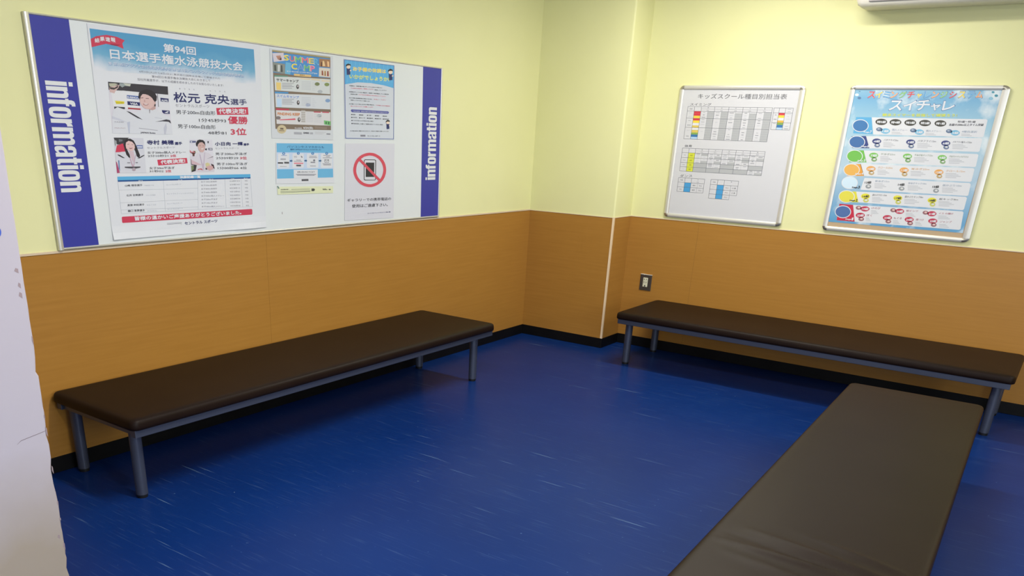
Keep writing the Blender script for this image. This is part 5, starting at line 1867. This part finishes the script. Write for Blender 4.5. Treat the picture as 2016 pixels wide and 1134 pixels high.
# ------------------------------------------------------------------ printed sheets (lettering and pictures are flat print on them)
GLY = {}
def glyphs(body, bold, h):
    """outline of a line of lettering from the built-in font, normalised to its ink box"""
    key = body
    if key not in GLY:
        cu = bpy.data.curves.new('lettering', 'FONT'); cu.body = body; cu.resolution_u = 2
        o = bpy.data.objects.new('lettering', cu); COL.objects.link(o)
        me = bpy.data.meshes.new_from_object(o)
        vs = [v.co.copy() for v in me.vertices]; fs = [tuple(p.vertices) for p in me.polygons]
        bpy.data.objects.remove(o); bpy.data.curves.remove(cu); bpy.data.meshes.remove(me)
        x0 = min(v.x for v in vs); x1 = max(v.x for v in vs); y0 = min(v.y for v in vs); y1 = max(v.y for v in vs)
        GLY[key] = ([((v.x - x0) / (x1 - x0), (v.y - y0) / (y1 - y0)) for v in vs], fs)
    return GLY[key]
LAY = 0.00026
META = {
 'result': ('poster', 'large white results poster with a blue header and athlete photographs', 'poster'),
 'camp': ('flyer', 'small colourful summer camp flyer with a brown border, right of the large results poster', 'flyer'),
 'flow': ('flyer', 'blue and white landscape flyer with four numbered steps, below the camp flyer', 'flyer'),
 'strip': ('notice_strip', 'narrow pale yellow paper strip just below the blue landscape flyer', 'notice'),
 'health': ('notice', 'blue bordered health notice with yellow heading beside the camp flyer', 'notice'),
 'nophone': ('notice', 'white notice with red no mobile phone sign, low on the board', 'notice'),
 'schedule': ('schedule_sheet', 'white class schedule sheet with grey and coloured tables in the left frame', 'poster'),
 'grades': ('poster', 'light blue swimming grades poster with coloured rows in the right frame', 'poster')}
PARTS = {'SHEET': 'sheet'}
FINE = ('lettering', 'small_lettering', 'fine_print')
def build_art(txt):
    cur = None; colr = None; part = None; buf = None; order = []
    def flush():
        if cur is None: return
        nm, lab, cat = META[cur['name']]
        if cur['ax'] == 0: t = empty(nm, (0.0136, cur['u'], cur['v']), math.pi / 2, lab, cat)
        else: t = empty(nm, (cur['u'], -0.0086, cur['v']), 0, lab, cat)
        for pn, (vs, fs, ms, mats) in cur['pieces']:
            if not fs: continue
            me = bpy.data.meshes.new(PARTS.get(pn, pn)); me.from_pydata(vs, [], fs)
            for m_ in mats: me.materials.append(ink(m_))
            me.polygons.foreach_set('material_index', ms)
            o = bpy.data.objects.new(PARTS.get(pn, pn), me); COL.objects.link(o); o.parent = t
            if pn in FINE: o['kind'] = 'stuff'
    def add(pts, faces, lay, h):
        vs, fs, ms, mats = cur['parts'][part]
        if h not in mats: mats.append(h)
        b0 = len(vs); y = -LAY * lay - 0.0004
        vs += [(u / 1000, y, v / 1000) for u, v in pts]
        for f in faces:
            # all print faces the viewer (-y)
            a = 0.0
            for i in range(len(f)):
                p, q = pts[f[i]], pts[f[(i + 1) % len(f)]]; a += p[0] * q[1] - q[0] * p[1]
            f = tuple(f) if a > 0 else tuple(f[::-1])
            fs.append(tuple(b0 + i for i in f)); ms.append(mats.index(h))
    for ln in txt.strip().split('\n'):
        wds = ln.split()
        if wds[0] == 'sheet':
            flush(); cur = dict(name=wds[1], ax=int(wds[2]), u=float(wds[3]), v=float(wds[4]), parts={}, pieces=[])
            continue
        if wds[0] in ('part', 'new'):
            if wds[0] == 'part': part = wds[1]
            if part not in cur['parts'] or wds[0] == 'new':
                cur['parts'][part] = ([], [], [], []); cur['pieces'].append((part, cur['parts'][part]))
            continue
        body = None
        if wds[0] == 't': ln, body = ln.split(' | ', 1); wds = ln.split(); body = body.replace('+', '')
        k, lay, colr = wds[0], int(wds[1]), COLOURS[int(wds[2])]
        q = [float(x) for x in wds[3:]]
        if part == 'SHEET':
            sheet(cur, [(q[i], q[i + 1]) for i in range(0, 8, 2)], colr); continue
        if k == 'p': pts = [(q[i], q[i + 1]) for i in range(0, len(q), 2)]; add(pts, [list(range(len(pts)))], lay, colr)
        elif k == 'r': add([(q[0], q[1]), (q[2], q[1]), (q[2], q[3]), (q[0], q[3])], [[0, 1, 2, 3]], lay, colr)
        elif k == 'e':
            n = int(q[6]); add([(q[0] + q[2] * math.cos(a) + q[4] * math.sin(a), q[1] + q[3] * math.cos(a) + q[5] * math.sin(a)) for a in [2 * math.pi * i / n for i in range(n)]], [list(range(n))], lay, colr)
        elif k == 'l':
            dx, dy = q[2] - q[0], q[3] - q[1]; l = math.hypot(dx, dy) or 1; ox, oy = -dy / l * q[4] / 2, dx / l * q[4] / 2
            add([(q[0] - ox, q[1] - oy), (q[2] - ox, q[3] - oy), (q[2] + ox, q[3] + oy), (q[0] + ox, q[1] + oy)], [[0, 1, 2, 3]], lay, colr)
        elif k == 't':
            vs, fs = glyphs(body, q[5], q[4]); d = 0.55 * q[5]; ax_, ay_, hh = q[2] - q[0] - 2 * d, q[3] - q[1], q[4] - 2 * d
            # heavy lettering: the same outline laid over itself a little to every side
            for nth, (ox, oy) in enumerate([(0, 0)] + ([(d * math.cos(a), d * math.sin(a)) for a in [math.pi / 4 * i for i in range(8)]] if d > 0.5 else [(d, 0), (-d, 0)] if d else [])):
                add([(q[0] + d + ox + ax_ * s, q[1] + d + oy + ay_ * s + hh * r_) for s, r_ in vs], [list(f) for f in fs], lay + 0.07 * nth, colr)
    flush()
def sheet(cur, pts, h):
    """paper with real thickness; the large poster's lower corners lift off the board a little"""
    vs, fs, ms, mats = cur['parts']['SHEET']; mats.append(h)
    BL, TL, TR, BR = None, pts[0], pts[1], pts[2]; BL = pts[3]
    nx, nz = 24, 30; big = cur['name'] == 'result'
    def P(i, j):
        s, t = i / nx, j / nz
        a = (TL[0] + (TR[0] - TL[0]) * s, TL[1] + (TR[1] - TL[1]) * s); b_ = (BL[0] + (BR[0] - BL[0]) * s, BL[1] + (BR[1] - BL[1]) * s)
        x = b_[0] + (a[0] - b_[0]) * t; z = b_[1] + (a[1] - b_[1]) * t; y = -0.0003
        if big and t < 0.07:
            f = (1 - t / 0.07) ** 2; y -= f * (0.0035 + 0.006 * max(0, 1 - s / 0.22) ** 2 + 0.004 * math.exp(-((s - .86) / .08) ** 2) + 0.0015 * math.sin(s * 9))
        return (x / 1000, y, z / 1000)
    for j in range(nz + 1):
        for i in range(nx + 1): vs.append(P(i, j))
    for j in range(nz):
        for i in range(nx):
            a = j * (nx + 1) + i; fs.append((a, a + 1, a + nx + 2, a + nx + 1)); ms.append(0)
    b0 = len(vs)                                                # back skin and edges
    ring = [i for i in range(nx + 1)] + [(j + 1) * (nx + 1) + nx for j in range(nz)] + [nz * (nx + 1) + i for i in range(nx - 1, -1, -1)] + [j * (nx + 1) for j in range(nz - 1, 0, -1)]
    for r_ in ring: v = vs[r_]; vs.append((v[0], 0.0, v[2]))
    n = len(ring)
    for i in range(n): fs.append((ring[i], b0 + i, b0 + (i + 1) % n, ring[(i + 1) % n])); ms.append(0)
build_art(ART)

# ------------------------------------------------------------------ wall socket
so = empty('wall_socket', (0.941, -0.0002, 0.512), 0, 'double wall socket with a dark metal plate on the orange far wall', 'socket')
one_box('cover_plate', (-0.0485, 0.0485, -0.006, 0.0, -0.061, 0.061), M['outlet_plate'], so, bev=0.0025)
bm = bmesh.new(); box(bm, -0.0215, 0.0185, -0.0115, -0.004, -0.034, 0.038, bev=0.004, seg=3); oi = link('socket_insert', bm, M['ivory'], so)
bm = bmesh.new()
for z in (0.026, 0.003):
    box(bm, -0.0125, -0.0085, -0.0120, -0.0113, z - 0.005, z + 0.005); box(bm, 0.0055, 0.0095, -0.0120, -0.0113, z - 0.005, z + 0.005)
box(bm, -0.006, 0.004, -0.0120, -0.0113, -0.030, -0.020)
link('socket_slot', bm, M['slot'], oi)
bm = bmesh.new(); tube(bm, (0, 0), 0.004, 0, 0.002, 12); bmesh.ops.rotate(bm, verts=bm.verts[:], matrix=Matrix.Rotation(math.radians(90), 3, 'X')); bmesh.ops.translate(bm, verts=bm.verts[:], vec=(0, -0.006, -0.050)); link('screw', bm, M['outlet_plate'], so)
bm = bmesh.new()
pts = [(-0.048, .0), (-0.02, .0), (-0.017, -0.004), (-0.013, .0), (0.048, .0), (0.049, 0.004), (0.01, 0.003), (-0.03, 0.005), (-0.048, 0.003)]
a = [bm.verts.new((x, -0.0062, 0.0605 + z)) for x, z in pts]; bm.faces.new(a)
g = bmesh.ops.extrude_face_region(bm, geom=bm.faces[:]); bmesh.ops.translate(bm, verts=[v for v in g['geom'] if isinstance(v, bmesh.types.BMVert)], vec=(0, 0.006, 0)); bmesh.ops.recalc_face_normals(bm, faces=bm.faces[:])
link('plaster_edge', bm, M['plaster'], so)

# ------------------------------------------------------------------ air conditioner high on the far wall
ac = empty('air_conditioner', (2.16, -0.0005, 2.335), 0, 'ivory wall air conditioner at the top right corner above the posters', 'air conditioner')
prof = [(0, 0.02), (-0.02, 0.004), (-0.17, 0.0), (-0.205, 0.006), (-0.222, 0.022), (-0.232, 0.05), (-0.236, 0.10), (-0.232, 0.29), (-0.21, 0.315), (0, 0.32)]
bm = bmesh.new(); stn = [(0.0, 0.035, 0.9), (0.012, 0.012, 0.97), (0.032, 0.0, 1.0), (1.268, 0.0, 1.0), (1.288, 0.012, 0.97), (1.3, 0.035, 0.9)]; rows = []
for x, lift, k in stn: rows.append([bm.verts.new((x, y * k, max(z, lift) if z < 0.1 else z - lift * 0.2)) for y, z in prof])
for p, q in zip(rows, rows[1:]):
    for i in range(len(prof)): bm.faces.new((p[i], p[(i + 1) % len(prof)], q[(i + 1) % len(prof)], q[i]))
bm.faces.new(rows[0][::-1]); bm.faces.new(rows[-1]); bmesh.ops.recalc_face_normals(bm, faces=bm.faces[:])
acb = link('casing', bm, M['ac_white'], ac); smooth_by_angle(acb, 40)
one_box('louvre', (0.075, 1.225, -0.2375, -0.222, 0.026, 0.062), M['ac_dark'], ac, bev=0.003)
one_box('front_panel', (0.02, 1.28, -0.243, -0.232, 0.075, 0.285), M['ac_white'], ac, bev=0.004)

# ------------------------------------------------------------------ ceiling lamps
for k, (lx, ly, pw) in enumerate(LAMPS):
    where = ['above the far wall beside the air conditioner', 'above the right end of the far bench', 'over the near pillar side', 'over the room entrance side'][k]
    t = empty('ceiling_lamp', (lx, ly, CEIL), math.pi / 2, 'white twin tube ceiling lamp ' + where, 'ceiling lamp', 'fluorescent ceiling lamps')
    one_box('housing', (-0.09, 0.09, -0.62, 0.62, -0.045, 0.0), M['ac_white'], t, bev=0.006)
    for s in (-0.05, 0.05):
        bm = bmesh.new(); tube(bm, (0, 0), 0.014, -0.59, 0.59, 16); bmesh.ops.rotate(bm, verts=bm.verts[:], matrix=Matrix.Rotation(math.radians(90), 3, 'X')); bmesh.ops.translate(bm, verts=bm.verts[:], vec=(s, 0, -0.062)); link('tube', bm, M['tube'], t, smooth=True)
